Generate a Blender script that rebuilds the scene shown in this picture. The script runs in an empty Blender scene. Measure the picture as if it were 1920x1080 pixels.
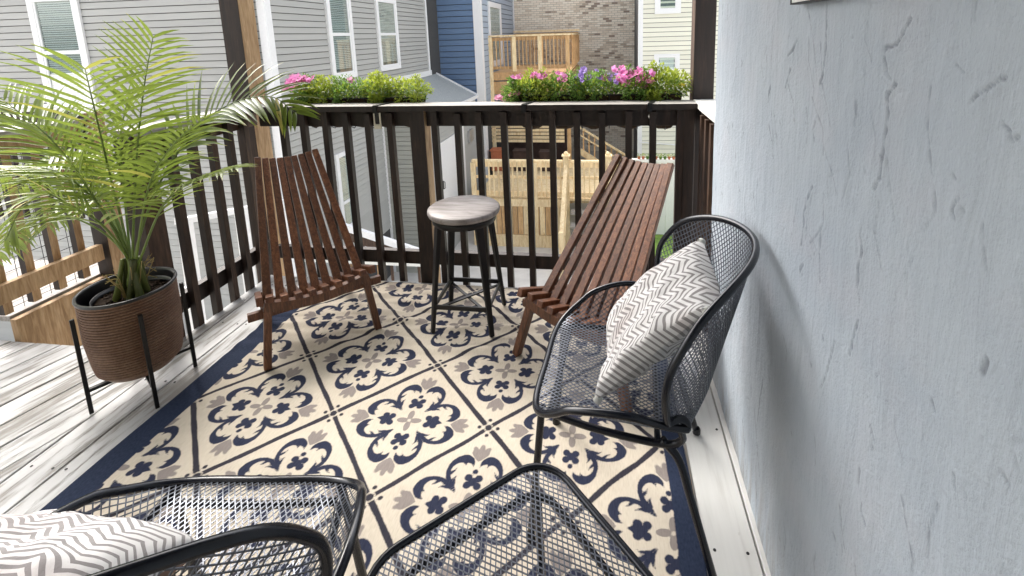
import bpy, bmesh, math, random
import numpy as np
from mathutils import Vector, Matrix, Euler, noise as mnoise
R = math.radians
random.seed(7); rng = np.random.default_rng(7)
scene = bpy.context.scene
COL = scene.collection

# ------------------------------------------------------------------ camera
cam_d = bpy.data.cameras.new('camera'); cam = bpy.data.objects.new('camera', cam_d); COL.objects.link(cam)
F, CX, CY = 903.42, 1006.01, 227.20
cam_d.sensor_width = 36.0; cam_d.lens = F/1920*36
cam_d.shift_x = (960-CX)/1920; cam_d.shift_y = (CY-540)/1920
cam_d.clip_start = 0.05; cam_d.clip_end = 300
yaw, pit, rol = -0.1511, 0.1765, -0.0297
Rz = np.array([[math.cos(yaw), -math.sin(yaw), 0], [math.sin(yaw), math.cos(yaw), 0], [0, 0, 1]])
Rx = np.array([[1, 0, 0], [0, math.cos(pit), -math.sin(pit)], [0, math.sin(pit), math.cos(pit)]])
Rr = np.array([[math.cos(rol), -math.sin(rol), 0], [math.sin(rol), math.cos(rol), 0], [0, 0, 1]])
B0 = np.array([[1, 0, 0], [0, 0, -1], [0, 1, 0]], float)
RW = Rr @ Rx @ B0 @ Rz
c2w = RW.T @ np.diag([1, -1, -1])
M = Matrix.Identity(4)
for i in range(3):
    for j in range(3): M[i][j] = c2w[i, j]
M[0][3], M[1][3], M[2][3] = 1.022, -1.450, 1.379
cam.matrix_world = M
scene.camera = cam
# ------------------------------------------------------------------ light
SUN_EL, SUN_AZ = 46, -52            # azimuth measured from +Y towards +X
world = bpy.data.worlds.new('World'); scene.world = world; world.use_nodes = True
wn = world.node_tree.nodes; wl = world.node_tree.links
bg = wn['Background']; sky = wn.new('ShaderNodeTexSky'); sky.sky_type = 'NISHITA'; sky.sun_disc = False
sky.sun_elevation = R(SUN_EL); sky.sun_rotation = R(SUN_AZ); sky.air_density = 1.0; sky.dust_density = 6.0; sky.ozone_density = 1.0
hsv = wn.new('ShaderNodeHueSaturation'); hsv.inputs['Saturation'].default_value = 0.35
wl.new(sky.outputs[0], hsv.inputs['Color']); wl.new(hsv.outputs[0], bg.inputs['Color'])
bg.inputs['Strength'].default_value = 0.15
sd = bpy.data.lights.new('sun', 'SUN'); sd.energy = .8; sd.angle = R(24); sd.color = (1, 0.95, 0.88)
so = bpy.data.objects.new('sun', sd); COL.objects.link(so)
sdir = Vector((math.sin(R(SUN_AZ))*math.cos(R(SUN_EL)), math.cos(R(SUN_AZ))*math.cos(R(SUN_EL)), math.sin(R(SUN_EL))))
so.rotation_euler = sdir.to_track_quat('Z', 'Y').to_euler()
scene.view_settings.view_transform = 'Standard'; scene.view_settings.look = 'None'
scene.view_settings.exposure = 1.86; scene.view_settings.gamma = 1.0; scene.view_settings.use_curve_mapping = False
scene.render.engine = 'CYCLES'
scene.cycles.use_denoising = True
scene.cycles.max_bounces = 8; scene.cycles.transparent_max_bounces = 16

# ------------------------------------------------------------------ material helpers
class NT:
    def __init__(s, name):
        s.m = bpy.data.materials.new(name); s.m.use_nodes = True
        s.t = s.m.node_tree; s.N = s.t.nodes; s.L = s.t.links
        s.b = s.N['Principled BSDF']; s.out = s.N['Material Output']
    def n(s, typ, **kw):
        o = s.N.new(typ)
        for k, v in kw.items():
            if hasattr(o, k): setattr(o, k, v)
            else: o.inputs[k].default_value = v
        return o
    def link(s, a, b): s.L.new(a, b)
    def co(s, kind='Object', scale=(1, 1, 1), rnd=True):
        tc = s.n('ShaderNodeTexCoord'); mp = s.n('ShaderNodeMapping'); mp.inputs['Scale'].default_value = scale
        s.link(tc.outputs[kind], mp.inputs['Vector'])
        if rnd:
            oi = s.n('ShaderNodeObjectInfo'); mu = s.n('ShaderNodeMath', operation='MULTIPLY'); mu.inputs[1].default_value = 37.0
            cb = s.n('ShaderNodeCombineXYZ'); s.link(oi.outputs['Random'], mu.inputs[0])
            for k in range(3): s.link(mu.outputs[0], cb.inputs[k])
            s.link(cb.outputs[0], mp.inputs['Location'])
        return mp.outputs[0]
    def noise(s, vec, scale, detail=4, rough=.55, dist=0):
        t = s.n('ShaderNodeTexNoise'); t.inputs['Scale'].default_value = scale; t.inputs['Detail'].default_value = detail
        t.inputs['Roughness'].default_value = rough; t.inputs['Distortion'].default_value = dist
        s.link(vec, t.inputs['Vector']); return t.outputs['Fac']
    def ramp(s, fac, stops):
        r = s.n('ShaderNodeValToRGB'); e = r.color_ramp.elements
        while len(e) > 1: e.remove(e[-1])
        e[0].position = stops[0][0]; e[0].color = (*stops[0][1], 1)
        for p, c in stops[1:]:
            k = e.new(p); k.color = (*c, 1)
        s.link(fac, r.inputs[0]); return r.outputs['Color']
    def fr(s, fac, stops): return s.ramp(fac, [(p, (v, v, v)) for p, v in stops])
    def math(s, op, a, b=None, clamp=False):
        o = s.n('ShaderNodeMath', operation=op); o.use_clamp = clamp
        for i, v in enumerate((a, b)):
            if v is None: continue
            if isinstance(v, (int, float)): o.inputs[i].default_value = v
            else: s.link(v, o.inputs[i])
        return o.outputs[0]
    def mix(s, fac, a, b, mode='MIX'):
        o = s.n('ShaderNodeMix', data_type='RGBA', blend_type=mode)
        for sock, v in ((o.inputs[0], fac), (o.inputs[6], a), (o.inputs[7], b)):
            if isinstance(v, (int, float)): sock.default_value = v
            elif isinstance(v, tuple): sock.default_value = (*v, 1)
            else: s.link(v, sock)
        return o.outputs[2]
    def bump(s, h, strength=.3, dist=.01):
        b = s.n('ShaderNodeBump'); b.inputs['Strength'].default_value = strength; b.inputs['Distance'].default_value = dist
        s.link(h, b.inputs['Height']); s.link(b.outputs[0], s.b.inputs['Normal'])
    def base(s, c):
        if isinstance(c, tuple): s.b.inputs['Base Color'].default_value = (*c, 1)
        else: s.link(c, s.b.inputs['Base Color'])
        return s
    def rough(s, v):
        if isinstance(v, (int, float)): s.b.inputs['Roughness'].default_value = v
        else: s.link(v, s.b.inputs['Roughness'])
        return s
    def spec(s, v): s.b.inputs['Specular IOR Level'].default_value = v; return s

def jitter_random(t, col, amt):
    oi = t.n('ShaderNodeObjectInfo'); h = t.n('ShaderNodeHueSaturation')
    v = t.math('ADD', t.math('MULTIPLY', oi.outputs['Random'], 2*amt), 1-amt)
    t.link(v, h.inputs['Value']); t.link(col, h.inputs['Color']); return h.outputs[0]

def wood(name, dark, mid, light, scale=(14, 14, 1.6), rough=.6, var=.15, bump=.25, contrast=(.3, .52, .75)):
    t = NT(name); v = t.co('Object', scale)
    n1 = t.noise(v, 2.2, 6, .6, .8)
    c = t.ramp(n1, [(contrast[0], dark), (contrast[1], mid), (contrast[2], light)])
    v2 = t.co('Object', tuple(x*5 for x in scale))
    n2 = t.noise(v2, 2.0, 3)
    c = t.mix(t.fr(n2, [(.35, .55), (.6, 0)]), c, dark)
    t.base(jitter_random(t, c, var)); t.rough(rough); t.bump(t.math('ADD', n1, n2), bump, .002)
    return t.m
def plain(name, c, rough=.5, spec=.5, noise=.12, sc=30, metal=0):
    t = NT(name); n = t.noise(t.co('Object', (1, 1, 1)), sc, 4)
    k = t.mix(t.fr(n, [(.3, 1), (.7, 0)]), tuple(x*(1+noise) for x in c), tuple(x*(1-noise) for x in c))
    t.base(k); t.rough(rough); t.spec(spec); t.b.inputs['Metallic'].default_value = metal
    return t.m

MAT = {}
# railings: dark stain, lighter brown and tan tones for lit faces, and bare weathered lumber
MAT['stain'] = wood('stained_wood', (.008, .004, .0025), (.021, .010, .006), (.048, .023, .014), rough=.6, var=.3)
MAT['stain_brown_lit'] = wood('stained_wood_brown_lit', (.022, .010, .005), (.07, .034, .018), (.15, .085, .046), rough=.6, var=.25)
MAT['lumber'] = wood('tan_lumber_lit', (.22, .13, .06), (.42, .28, .15), (.52, .38, .23), rough=.75, var=.1)
MAT['grey_lumber'] = wood('weathered_grey_wood', (.18, .17, .15), (.38, .36, .33), (.5, .48, .45), scale=(2, 30, 30), rough=.8, var=.08)
MAT['grey_lumber_y'] = wood('weathered_grey_wood_lengthwise', (.16, .15, .14), (.36, .34, .32), (.5, .48, .46), scale=(30, 2, 30), rough=.8, var=.08)
MAT['teak'] = wood('red_brown_wood', (.05, .016, .007), (.145, .054, .023), (.25, .112, .05), scale=(30, 30, 4), rough=.42, var=.25, bump=.12)
MAT['pine'] = wood('new_pine', (.62, .44, .23), (.84, .67, .40), (.88, .76, .52), scale=(6, 6, 1.2), rough=.7, var=.15, bump=.1)
MAT['cedar'] = wood('cedar_boards', (.40, .23, .10), (.60, .38, .18), (.68, .47, .26), scale=(6, 6, 1.2), rough=.7, var=.15, bump=.1)
MAT['ceiling'] = plain('ceiling_boards', (.09, .075, .06), .7, .3)

# worn painted deck boards
def deck_mat():
    t = NT('worn_deck_paint')
    v = t.co('Object', (26, 2.2, 26)); g = t.noise(v, 1.4, 7, .62, .6)
    v2 = t.co('Object', (5, 1.3, 5)); w = t.noise(v2, 1.5, 5, .6)
    v3 = t.co('Object', (90, 6, 90)); fine = t.noise(v3, 1.0, 3)
    paint = t.ramp(w, [(.25, (.36, .36, .36)), (.55, (.455, .455, .455)), (.8, (.54, .54, .535))])
    bare = t.ramp(g, [(.3, (.13, .118, .10)), (.55, (.31, .285, .25)), (.8, (.44, .415, .37))])
    wear = t.math('ADD', t.math('MULTIPLY', w, .55), t.math('MULTIPLY', g, .55))
    m = t.fr(wear, [(.50, 1), (.56, 0)])
    m2 = t.fr(t.math('ADD', t.math('MULTIPLY', fine, .5), t.math('MULTIPLY', g, .5)), [(.355, .9), (.42, 0)])
    mm = t.math('MAXIMUM', t.math('MULTIPLY', m, .75), m2)
    c = t.mix(mm, paint, bare)
    t.base(jitter_random(t, c, .07)); t.rough(t.fr(mm, [(0, .42), (1, .75)]))
    t.bump(t.math('SUBTRACT', t.math('MULTIPLY', g, .5), mm), .5, .003)
    return t.m
MAT['deck'] = deck_mat()
def deck_edge():
    t = NT('pale_deck_paint'); v = t.co('Object', (30, 2, 30)); g = t.noise(v, 1.3, 6)
    v2 = t.co('Object', (6, 4, 6)); w = t.noise(v2, 3, 5)
    c = t.ramp(g, [(.28, (.45, .44, .42)), (.45, (.58, .58, .56)), (.8, (.66, .66, .64))])
    c = t.mix(t.fr(w, [(.2, .8), (.3, 0)]), c, (.2, .18, .15))
    t.base(c); t.rough(.5); t.bump(g, .25, .002); return t.m
MAT['deck_pale'] = deck_edge()

def stucco():
    t = NT('blue_grey_stucco')
    v = t.co('Object', (1, 1, 1), False)
    n1 = t.noise(v, 3, 4); n2 = t.noise(v, 45, 5, .6); n3 = t.noise(v, 160, 3)
    vs = t.co('Object', (14, 14, 1.7), False); st = t.noise(vs, 1.3, 6, .62, 1.2)
    c = t.ramp(n1, [(.3, (.345, .395, .455)), (.7, (.42, .47, .52))])
    c = t.mix(t.fr(t.noise(v, 5, 3), [(.5, 0), (.75, .35)]), c, (.45, .445, .485))
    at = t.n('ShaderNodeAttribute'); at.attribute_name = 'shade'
    c = t.mix(at.outputs['Fac'], c, (.06, .065, .085))  # groove shading painted into the cores of cracks and trowel marks
    # scuffs and dust near the floor
    sx = t.n('ShaderNodeSeparateXYZ'); t.link(v, sx.inputs[0])
    low = t.math('MULTIPLY', t.fr(sx.outputs[2], [(.0, 1), (.22, 0)]), t.fr(st, [(.42, 0), (.62, .8)]))
    c = t.mix(low, c, (.26, .25, .235))
    t.base(c); t.rough(.62); t.spec(.35)
    h = t.math('ADD', t.math('ADD', t.math('MULTIPLY', n2, .6), t.math('MULTIPLY', n3, .35)), t.math('MULTIPLY', st, 1.0))
    t.bump(h, .7, .008); return t.m
MAT['stucco'] = stucco()

def siding(name, c, var=.05):
    t = NT(name); v = t.co('Object', (1.5, 1.5, 40)); n = t.noise(v, 2, 4)
    k = t.mix(n, tuple(x*.9 for x in c), tuple(x*1.08 for x in c))
    t.base(jitter_random(t, k, var)); t.rough(.55); t.spec(.3); return t.m
MAT['sid_grey'] = siding('grey_vinyl_siding', (.40, .40, .38))
MAT['sid_olive'] = siding('unseen_wall_olive_siding', (.36, .36, .32))
MAT['sid_blue'] = siding('blue_siding', (.13, .20, .32))
MAT['sid_paleblue'] = siding('pale_blue_siding', (.36, .42, .50))
MAT['sid_cream'] = siding('cream_siding', (.76, .745, .63))
MAT['white'] = plain('white_trim_paint', (.78, .78, .78), .45, .4, .03)
MAT['offwhite'] = plain('aged_white_board', (.72, .72, .68), .5, .4, .04)
MAT['core'] = plain('wall_sheathing', (.07, .07, .07), .8, .2)
MAT['shingle'] = plain('grey_roof_shingle', (.33, .35, .35), .9, .2, .25, 60)
MAT['blind'] = plain('pale_window_blind', (.74, .78, .76), .6, .3, .04)
MAT['dark_room'] = plain('window_interior', (.16, .19, .19), .8, .2)
MAT['mortar'] = plain('mortar', (.52, .48, .42), .9, .2, .1, 20)
MAT['metal'] = plain('black_metal', (.004, .004, .005), .4, .35, .2)
MAT['mesh'] = plain('navy_black_mesh_metal', (.085, .096, .122), .36, .75, .15, 60, .4)
MAT['frame'] = plain('navy_black_tube_metal', (.004, .006, .012), .26, .5, .15, 60)
MAT['plastic'] = plain('black_plastic', (.006, .006, .007), .3, .5)
MAT['steel'] = plain('galvanised_steel', (.55, .55, .55), .35, .5, .1, 40, .8)
MAT['gold_steel'] = plain('painted_bracket_steel', (.6, .55, .42), .45, .5, .1)
MAT['concrete'] = plain('pale_concrete', (.60, .58, .54), .85, .25, .12, 3)
MAT['dark_clutter'] = plain('dark_clutter', (.05, .03, .025), .8, .3, .3, 6)
MAT['terracotta'] = plain('terracotta', (.42, .14, .07), .7, .3)
MAT['handle'] = plain('dark_door_handle', (.05, .05, .05), .3, .6)

def glass_mat():
    t = NT('window_glass'); t.N.remove(t.b)
    tr = t.n('ShaderNodeBsdfTransparent'); tr.inputs['Color'].default_value = (.93, .97, .96, 1)
    gl = t.n('ShaderNodeBsdfGlossy'); gl.inputs['Roughness'].default_value = .03
    fr = t.n('ShaderNodeFresnel'); fr.inputs['IOR'].default_value = 1.5
    mx = t.n('ShaderNodeMixShader'); a = t.math('ADD', t.math('MULTIPLY', fr.outputs[0], .38), .02, True)
    t.link(a, mx.inputs[0]); t.link(tr.outputs[0], mx.inputs[1]); t.link(gl.outputs[0], mx.inputs[2])
    t.link(mx.outputs[0], t.out.inputs['Surface']); return t.m
MAT['glass'] = glass_mat()

def brick_mat():
    t = NT('pale_brick'); oi = t.n('ShaderNodeObjectInfo')
    at = t.n('ShaderNodeAttribute'); at.attribute_name = 'shade'
    tc = t.n('ShaderNodeTexCoord'); v = t.co('Object', (1, 1, 1))
    f = t.math('ADD', t.math('MULTIPLY', t.noise(v, 25, 3), .16), t.math('ADD', at.outputs['Fac'], t.math('MULTIPLY', oi.outputs['Random'], 0.0)))
    c = t.ramp(f, [(.10, (.34, .27, .22)), (.25, (.64, .55, .44)), (.55, (.80, .72, .60)), (1.0, (.85, .79, .68))])
    t.base(c); t.rough(.9); t.spec(.2); return t.m
MAT['brick'] = brick_mat()

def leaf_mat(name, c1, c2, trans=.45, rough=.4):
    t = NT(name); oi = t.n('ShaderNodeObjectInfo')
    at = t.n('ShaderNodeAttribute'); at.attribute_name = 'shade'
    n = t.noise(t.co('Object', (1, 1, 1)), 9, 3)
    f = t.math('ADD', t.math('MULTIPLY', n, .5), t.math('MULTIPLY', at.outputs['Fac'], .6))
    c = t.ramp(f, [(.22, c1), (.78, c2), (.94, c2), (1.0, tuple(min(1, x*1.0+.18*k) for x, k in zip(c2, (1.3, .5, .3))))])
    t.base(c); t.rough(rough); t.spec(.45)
    tl = t.n('ShaderNodeBsdfTranslucent'); mx = t.n('ShaderNodeMixShader'); mx.inputs[0].default_value = trans
    g = t.mix(.5, c, tuple(min(1, x*1.9) for x in c2)); t.link(g, tl.inputs['Color'])
    t.link(t.b.outputs[0], mx.inputs[1]); t.link(tl.outputs[0], mx.inputs[2]); t.link(mx.outputs[0], t.out.inputs['Surface'])
    return t.m
MAT['palm'] = leaf_mat('palm_leaflet', (.014, .036, .005), (.215, .285, .045), .31, .30)
MAT['palm_rib'] = leaf_mat('palm_rib', (.06, .10, .02), (.2, .28, .06), .1)
MAT['palm_sheath'] = leaf_mat('palm_sheath', (.05, .06, .015), (.16, .19, .05), .05)
MAT['dry'] = leaf_mat('dry_leaf', (.2, .14, .05), (.45, .36, .16), .2, .8)
MAT['lime'] = leaf_mat('lime_foliage', (.085, .145, .012), (.32, .375, .048), .42)
MAT['green'] = leaf_mat('green_foliage', (.035, .09, .012), (.16, .27, .05), .4)
MAT['pink'] = leaf_mat('pink_petal', (.70, .06, .34), (.86, .30, .58), .35, .6)
MAT['palepink'] = leaf_mat('pale_pink_petal', (.70, .16, .34), (.8, .35, .48), .35, .6)
MAT['violet'] = leaf_mat('violet_petal', (.16, .07, .40), (.38, .26, .66), .35, .6)
MAT['yellow'] = leaf_mat('yellow_petal', (.7, .5, .04), (.8, .6, .1), .3, .6)
MAT['coco'] = plain('coco_liner', (.035, .022, .012), .95, .1, .5, 80)
MAT['soil'] = plain('potting_soil', (.03, .018, .012), .95, .2, .6, 60)
def grass_m():
    t = NT('lawn'); n = t.noise(t.co('Object', (1, 1, 1), False), 8, 6)
    t.base(t.ramp(n, [(.3, (.07, .15, .02)), (.7, (.22, .33, .06))])); t.rough(.9); return t.m
MAT['grass'] = grass_m()

def pot_mat():
    t = NT('ribbed_brown_wicker'); v = t.co('Object', (1, 1, 1), False)
    n = t.noise(v, 12, 4); n2 = t.noise(v, 140, 2)
    c = t.ramp(n, [(.3, (.15, .078, .046)), (.7, (.26, .155, .10))])
    c = t.mix(t.fr(n2, [(.4, .4), (.6, 0)]), c, (.07, .035, .02))
    t.base(c); t.rough(.5); t.spec(.4); return t.m
MAT['pot'] = pot_mat(); MAT['pot_groove'] = plain('dark_wicker_gap', (.025, .012, .008), .9, .1)

def pillow_mat():
    t = NT('zigzag_woven_fabric')
    at = t.n('ShaderNodeAttribute'); at.attribute_name = 'puv'
    sp = t.n('ShaderNodeSeparateXYZ'); t.link(at.outputs['Vector'], sp.inputs[0])
    x, y, back = sp.outputs[0], sp.outputs[1], sp.outputs[2]
    nz = t.n('ShaderNodeTexNoise'); nz.inputs['Scale'].default_value = 3.0; nz.inputs['Detail'].default_value = 2; t.link(at.outputs['Vector'], nz.inputs['Vector'])
    wob = t.math('MULTIPLY', t.math('SUBTRACT', nz.outputs['Fac'], .5), .9)
    tri = t.math('PINGPONG', t.math('MULTIPLY', t.math('ADD', x, t.math('MULTIPLY', wob, .2)), 5.5), .5)
    ph = t.math('ADD', t.math('ADD', t.math('MULTIPLY', y, 22), t.math('MULTIPLY', tri, 3.0)), t.math('MULTIPLY', wob, 1.6))
    s = t.math('ABSOLUTE', t.math('SUBTRACT', t.math('FRACT', ph), .5))
    n2 = t.n('ShaderNodeTexNoise'); n2.inputs['Scale'].default_value = 2.2; t.link(at.outputs['Vector'], n2.inputs['Vector'])
    wid = t.math('ADD', t.math('MULTIPLY', n2.outputs['Fac'], .34), .03)
    line = t.math('LESS_THAN', s, wid)
    base = t.mix(t.fr(n2.outputs['Fac'], [(.54, 0), (.70, .5)]), (.66, .65, .645), (.42, .33, .32))
    c = t.mix(t.math('MULTIPLY', line, .8), base, (.14, .125, .125))
    c = t.mix(back, c, (.24, .13, .085))
    t.base(c); t.rough(.95); t.spec(.1)
    vv = t.co('Object', (1, 1, 1), False); w = t.noise(vv, 260, 2)
    t.bump(t.math('ADD', t.math('MULTIPLY', w, .4), t.math('MULTIPLY', line, .35)), .6, .004)
    t.b.inputs['Sheen Weight'].default_value = .2
    return t.m
MAT['pillow'] = pillow_mat()

def rug_mat():
    t = NT('printed_outdoor_rug')
    def A(n):
        a = t.n('ShaderNodeAttribute'); a.attribute_name = n; return a.outputs['Fac']
    v = t.co('Object', (1, 1, 1), False)
    vw = t.co('Object', (260, 40, 1), False); weave = t.noise(vw, 1.0, 3)
    edge = t.math('MULTIPLY', t.math('SUBTRACT', t.noise(v, 120, 3), .5), .004)
    def mask(n): return t.fr(t.math('ADD', t.math('MULTIPLY', t.math('ADD', A(n), edge), 250), .5), [(.0, 1), (1, 0)])
    big = t.noise(v, 2.5, 3)
    cream = t.ramp(t.math('ADD', t.math('MULTIPLY', weave, .6), t.math('MULTIPLY', big, .4)), [(.25, (.46, .40, .315)), (.5, (.585, .52, .425)), (.75, (.66, .60, .505))])
    navy = t.mix(weave, (.010, .013, .033), (.040, .046, .08))
    line = t.mix(weave, (.014, .014, .024), (.055, .05, .062))
    grey = t.mix(weave, (.19, .165, .15), (.32, .28, .26))
    c = t.mix(mask('grey'), cream, grey); c = t.mix(mask('line'), c, line); c = t.mix(mask('navy'), c, navy)
    vb = t.co('Object', (180, 90, 1), False); br = t.noise(vb, 1.0, 2)
    band = t.mix(br, (.008, .013, .033), (.034, .047, .085))
    c = t.mix(mask('band'), c, band)
    t.base(c); t.rough(.9); t.spec(.15); t.bump(t.math('ADD', weave, t.math('MULTIPLY', br, .6)), .35, .002)
    return t.m
MAT['rug'] = rug_mat()

# ------------------------------------------------------------------ geometry helpers
class MB:
    def __init__(s): s.v = []; s.f = []; s.sh = []; s.mi = []; s.cur = .5; s.m = 0
    def add(s, vs, fs, mats=None):
        o = len(s.v); s.v += [tuple(map(float, p)) for p in vs]; s.f += [tuple(i+o for i in f) for f in fs]; s.sh += [s.cur]*len(vs)
        s.mi += (mats if mats is not None else [s.m]*len(fs)); return s
    def box(s, a, b, mats=None):
        x0, y0, z0 = a; x1, y1, z1 = b
        return s.add([(x0, y0, z0), (x1, y0, z0), (x1, y1, z0), (x0, y1, z0), (x0, y0, z1), (x1, y0, z1), (x1, y1, z1), (x0, y1, z1)],
                     [(0, 3, 2, 1), (4, 5, 6, 7), (0, 1, 5, 4), (1, 2, 6, 5), (2, 3, 7, 6), (3, 0, 4, 7)], mats)
    def bar(s, p, q, w, h, up=(0, 0, 1), w2=None, h2=None):
        p = np.array(p, float); q = np.array(q, float); d = q-p; d /= np.linalg.norm(d)+1e-12
        up = np.array(up, float); sx = np.cross(d, up)
        if np.linalg.norm(sx) < 1e-4: sx = np.cross(d, np.array([1., 0, 0]))
        sx /= np.linalg.norm(sx); u = np.cross(sx, d); w2 = w2 or w; h2 = h2 or h; V = []
        for c, ww, hh in ((p, w, h), (q, w2, h2)):
            for a, b in ((-1, -1), (1, -1), (1, 1), (-1, 1)): V.append(c+sx*a*ww/2+u*b*hh/2)
        return s.add(V, [(0, 1, 2, 3), (7, 6, 5, 4), (0, 4, 5, 1), (1, 5, 6, 2), (2, 6, 7, 3), (3, 7, 4, 0)])
    def tube(s, pts, r, n=8, closed=False, cap=True):
        P = np.array(pts, float); k = len(P); rr = np.full(k, r) if np.isscalar(r) else np.array(r, float)
        T = np.zeros_like(P)
        for i in range(k):
            a = P[(i-1) % k] if closed or i > 0 else P[i]; b = P[(i+1) % k] if closed or i < k-1 else P[i]
            T[i] = (b-a)/(np.linalg.norm(b-a)+1e-12)
        u = np.cross(T[0], [0, 0, 1.]);
        if np.linalg.norm(u) < 1e-3: u = np.cross(T[0], [1., 0, 0])
        u /= np.linalg.norm(u); V = []
        for i in range(k):
            u = u-T[i]*(u@T[i]); u /= np.linalg.norm(u)+1e-12; w = np.cross(T[i], u)
            for j in range(n):
                a = 2*math.pi*j/n; V.append(P[i]+rr[i]*(math.cos(a)*u+math.sin(a)*w))
        Fc = []
        for i in range(k if closed else k-1):
            i2 = (i+1) % k
            for j in range(n):
                j2 = (j+1) % n; Fc.append((i*n+j, i*n+j2, i2*n+j2, i2*n+j))
        if cap and not closed: Fc += [tuple(range(n-1, -1, -1)), tuple((k-1)*n+j for j in range(n))]
        return s.add(V, Fc)
    def lathe(s, prof, c=(0, 0, 0), n=32, capb=True, capt=False):
        V = []; k = len(prof)
        for r, z in prof:
            for j in range(n):
                a = 2*math.pi*j/n; V.append((c[0]+r*math.cos(a), c[1]+r*math.sin(a), c[2]+z))
        Fc = [(i*n+j, i*n+(j+1) % n, (i+1)*n+(j+1) % n, (i+1)*n+j) for i in range(k-1) for j in range(n)]
        if capb: Fc.append(tuple(range(n-1, -1, -1)))
        if capt: Fc.append(tuple((k-1)*n+j for j in range(n)))
        return s.add(V, Fc)
    def prism(s, poly, z0, z1):
        n = len(poly); V = [(x, y, z0) for x, y in poly]+[(x, y, z1) for x, y in poly]
        return s.add(V, [tuple(range(n-1, -1, -1)), tuple(range(n, 2*n))]+[(i, (i+1) % n, n+(i+1) % n, n+i) for i in range(n)])
    def mesh(s, name, mats, smooth=False):
        me = bpy.data.meshes.new(name); me.from_pydata(s.v, [], s.f)
        for m in (mats if isinstance(mats, (list, tuple)) else [mats]): me.materials.append(MAT[m])
        if any(s.mi): me.polygons.foreach_set('material_index', s.mi)
        a = me.attributes.new('shade', 'FLOAT', 'POINT'); a.data.foreach_set('value', s.sh)
        if smooth: me.polygons.foreach_set('use_smooth', [True]*len(me.polygons))
        me.update(); return me
    def build(s, name, mats, parent=None, smooth=False, kind=None, loc=(0, 0, 0), bevel=0):
        o = link(name, s.mesh(name, mats, smooth), parent, loc)
        if kind: o['kind'] = kind
        if bevel:
            b = o.modifiers.new('bevel', 'BEVEL'); b.width = bevel; b.segments = 2; b.limit_method = 'ANGLE'
        return o
def link(name, data, parent=None, loc=(0, 0, 0)):
    o = bpy.data.objects.new(name, data); COL.objects.link(o); o.location = loc
    if parent: o.parent = parent
    return o
def tag(o, label, cat, group=None):
    o['label'] = label; o['category'] = cat
    if group: o['group'] = group
    return o
def thing(name, label, cat, loc=(0, 0, 0), rz=0, group=None):
    o = bpy.data.objects.new(name, None); o.empty_display_size = .05; COL.objects.link(o)
    o.location = loc; o.rotation_euler = (0, 0, rz); return tag(o, label, cat, group)
def struct(o): o['kind'] = 'structure'; return o
def copy_to(src, parent, loc=None, rot=None, scale=None):
    c = src.copy(); COL.objects.link(c); c.parent = parent
    if loc is not None: c.location = loc
    if rot is not None: c.rotation_euler = rot
    if scale is not None: c.scale = scale
    return c
def catmull(P, n=10):
    P = [np.array(p, float) for p in P]; out = []
    for i in range(len(P)-1):
        p0 = P[i-1] if i else 2*P[0]-P[1]; p1 = P[i]; p2 = P[i+1]; p3 = P[i+2] if i+2 < len(P) else 2*P[-1]-P[-2]
        for k in range(n):
            t = k/n; out.append(.5*(2*p1+(p2-p0)*t+(2*p0-5*p1+4*p2-p3)*t*t+(3*p1-p0-3*p2+p3)*t**3))
    out.append(P[-1]); return np.array(out)

# ------------------------------------------------------------------ ground and setting
GZ = -3.95
def sheet(name, mat, x0, y0, x1, y1, z, nx=1, ny=1):
    b = MB(); b.add([(x0, y0, z), (x1, y0, z), (x1, y1, z), (x0, y1, z)], [(0, 1, 2, 3)]); return struct(b.build(name, mat))
sheet('ground', 'concrete', -120, -120, 120, 120, GZ)
sheet('lawn', 'grass', 1.0, 8.2, 7, 12.4, GZ+.004)

# deck floor: one structure whose planks are pieces
floor = struct(bpy.data.objects.new('deck_floor', None)); COL.objects.link(floor)
def clip(poly, a, b, c):           # keep a*x+b*y<=c
    out = []
    for i in range(len(poly)):
        p, q = poly[i], poly[(i+1) % len(poly)]; dp = a*p[0]+b*p[1]-c; dq = a*q[0]+b*q[1]-c
        if dp <= 0: out.append(p)
        if dp*dq < 0: t = dp/(dp-dq); out.append((p[0]+t*(q[0]-p[0]), p[1]+t*(q[1]-p[1])))
    return out
def plank(poly, mat, rz, top=0.0, th=.03):
    if len(poly) < 3: return
    cx = sum(p[0] for p in poly)/len(poly); cy = sum(p[1] for p in poly)/len(poly)
    c, s = math.cos(-rz), math.sin(-rz); b = MB()
    b.prism([((x-cx)*c-(y-cy)*s, (x-cx)*s+(y-cy)*c) for x, y in poly], top-th, top)
    o = b.build('plank', mat, floor, loc=(cx, cy, 0), bevel=.003); o.rotation_euler = (0, 0, rz)
x = -0.93; W = .138; k = 0
while x < 1.46:
    plank([(x, -2.3), (x+W-.005, -2.3), (x+W-.005, .985+.006*(k % 2)), (x, .985+.006*(k % 2))], 'deck_pale' if x > 1.15 else 'deck', 0, random.uniform(-.0015, .0015)); x += W; k += 1
plank([(-1.005, .262), (-.935, .262), (-.935, .99), (-1.005, .99)], 'deck', 0)
ang = R(-14); ca, sa = math.cos(ang), math.sin(ang)
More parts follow.
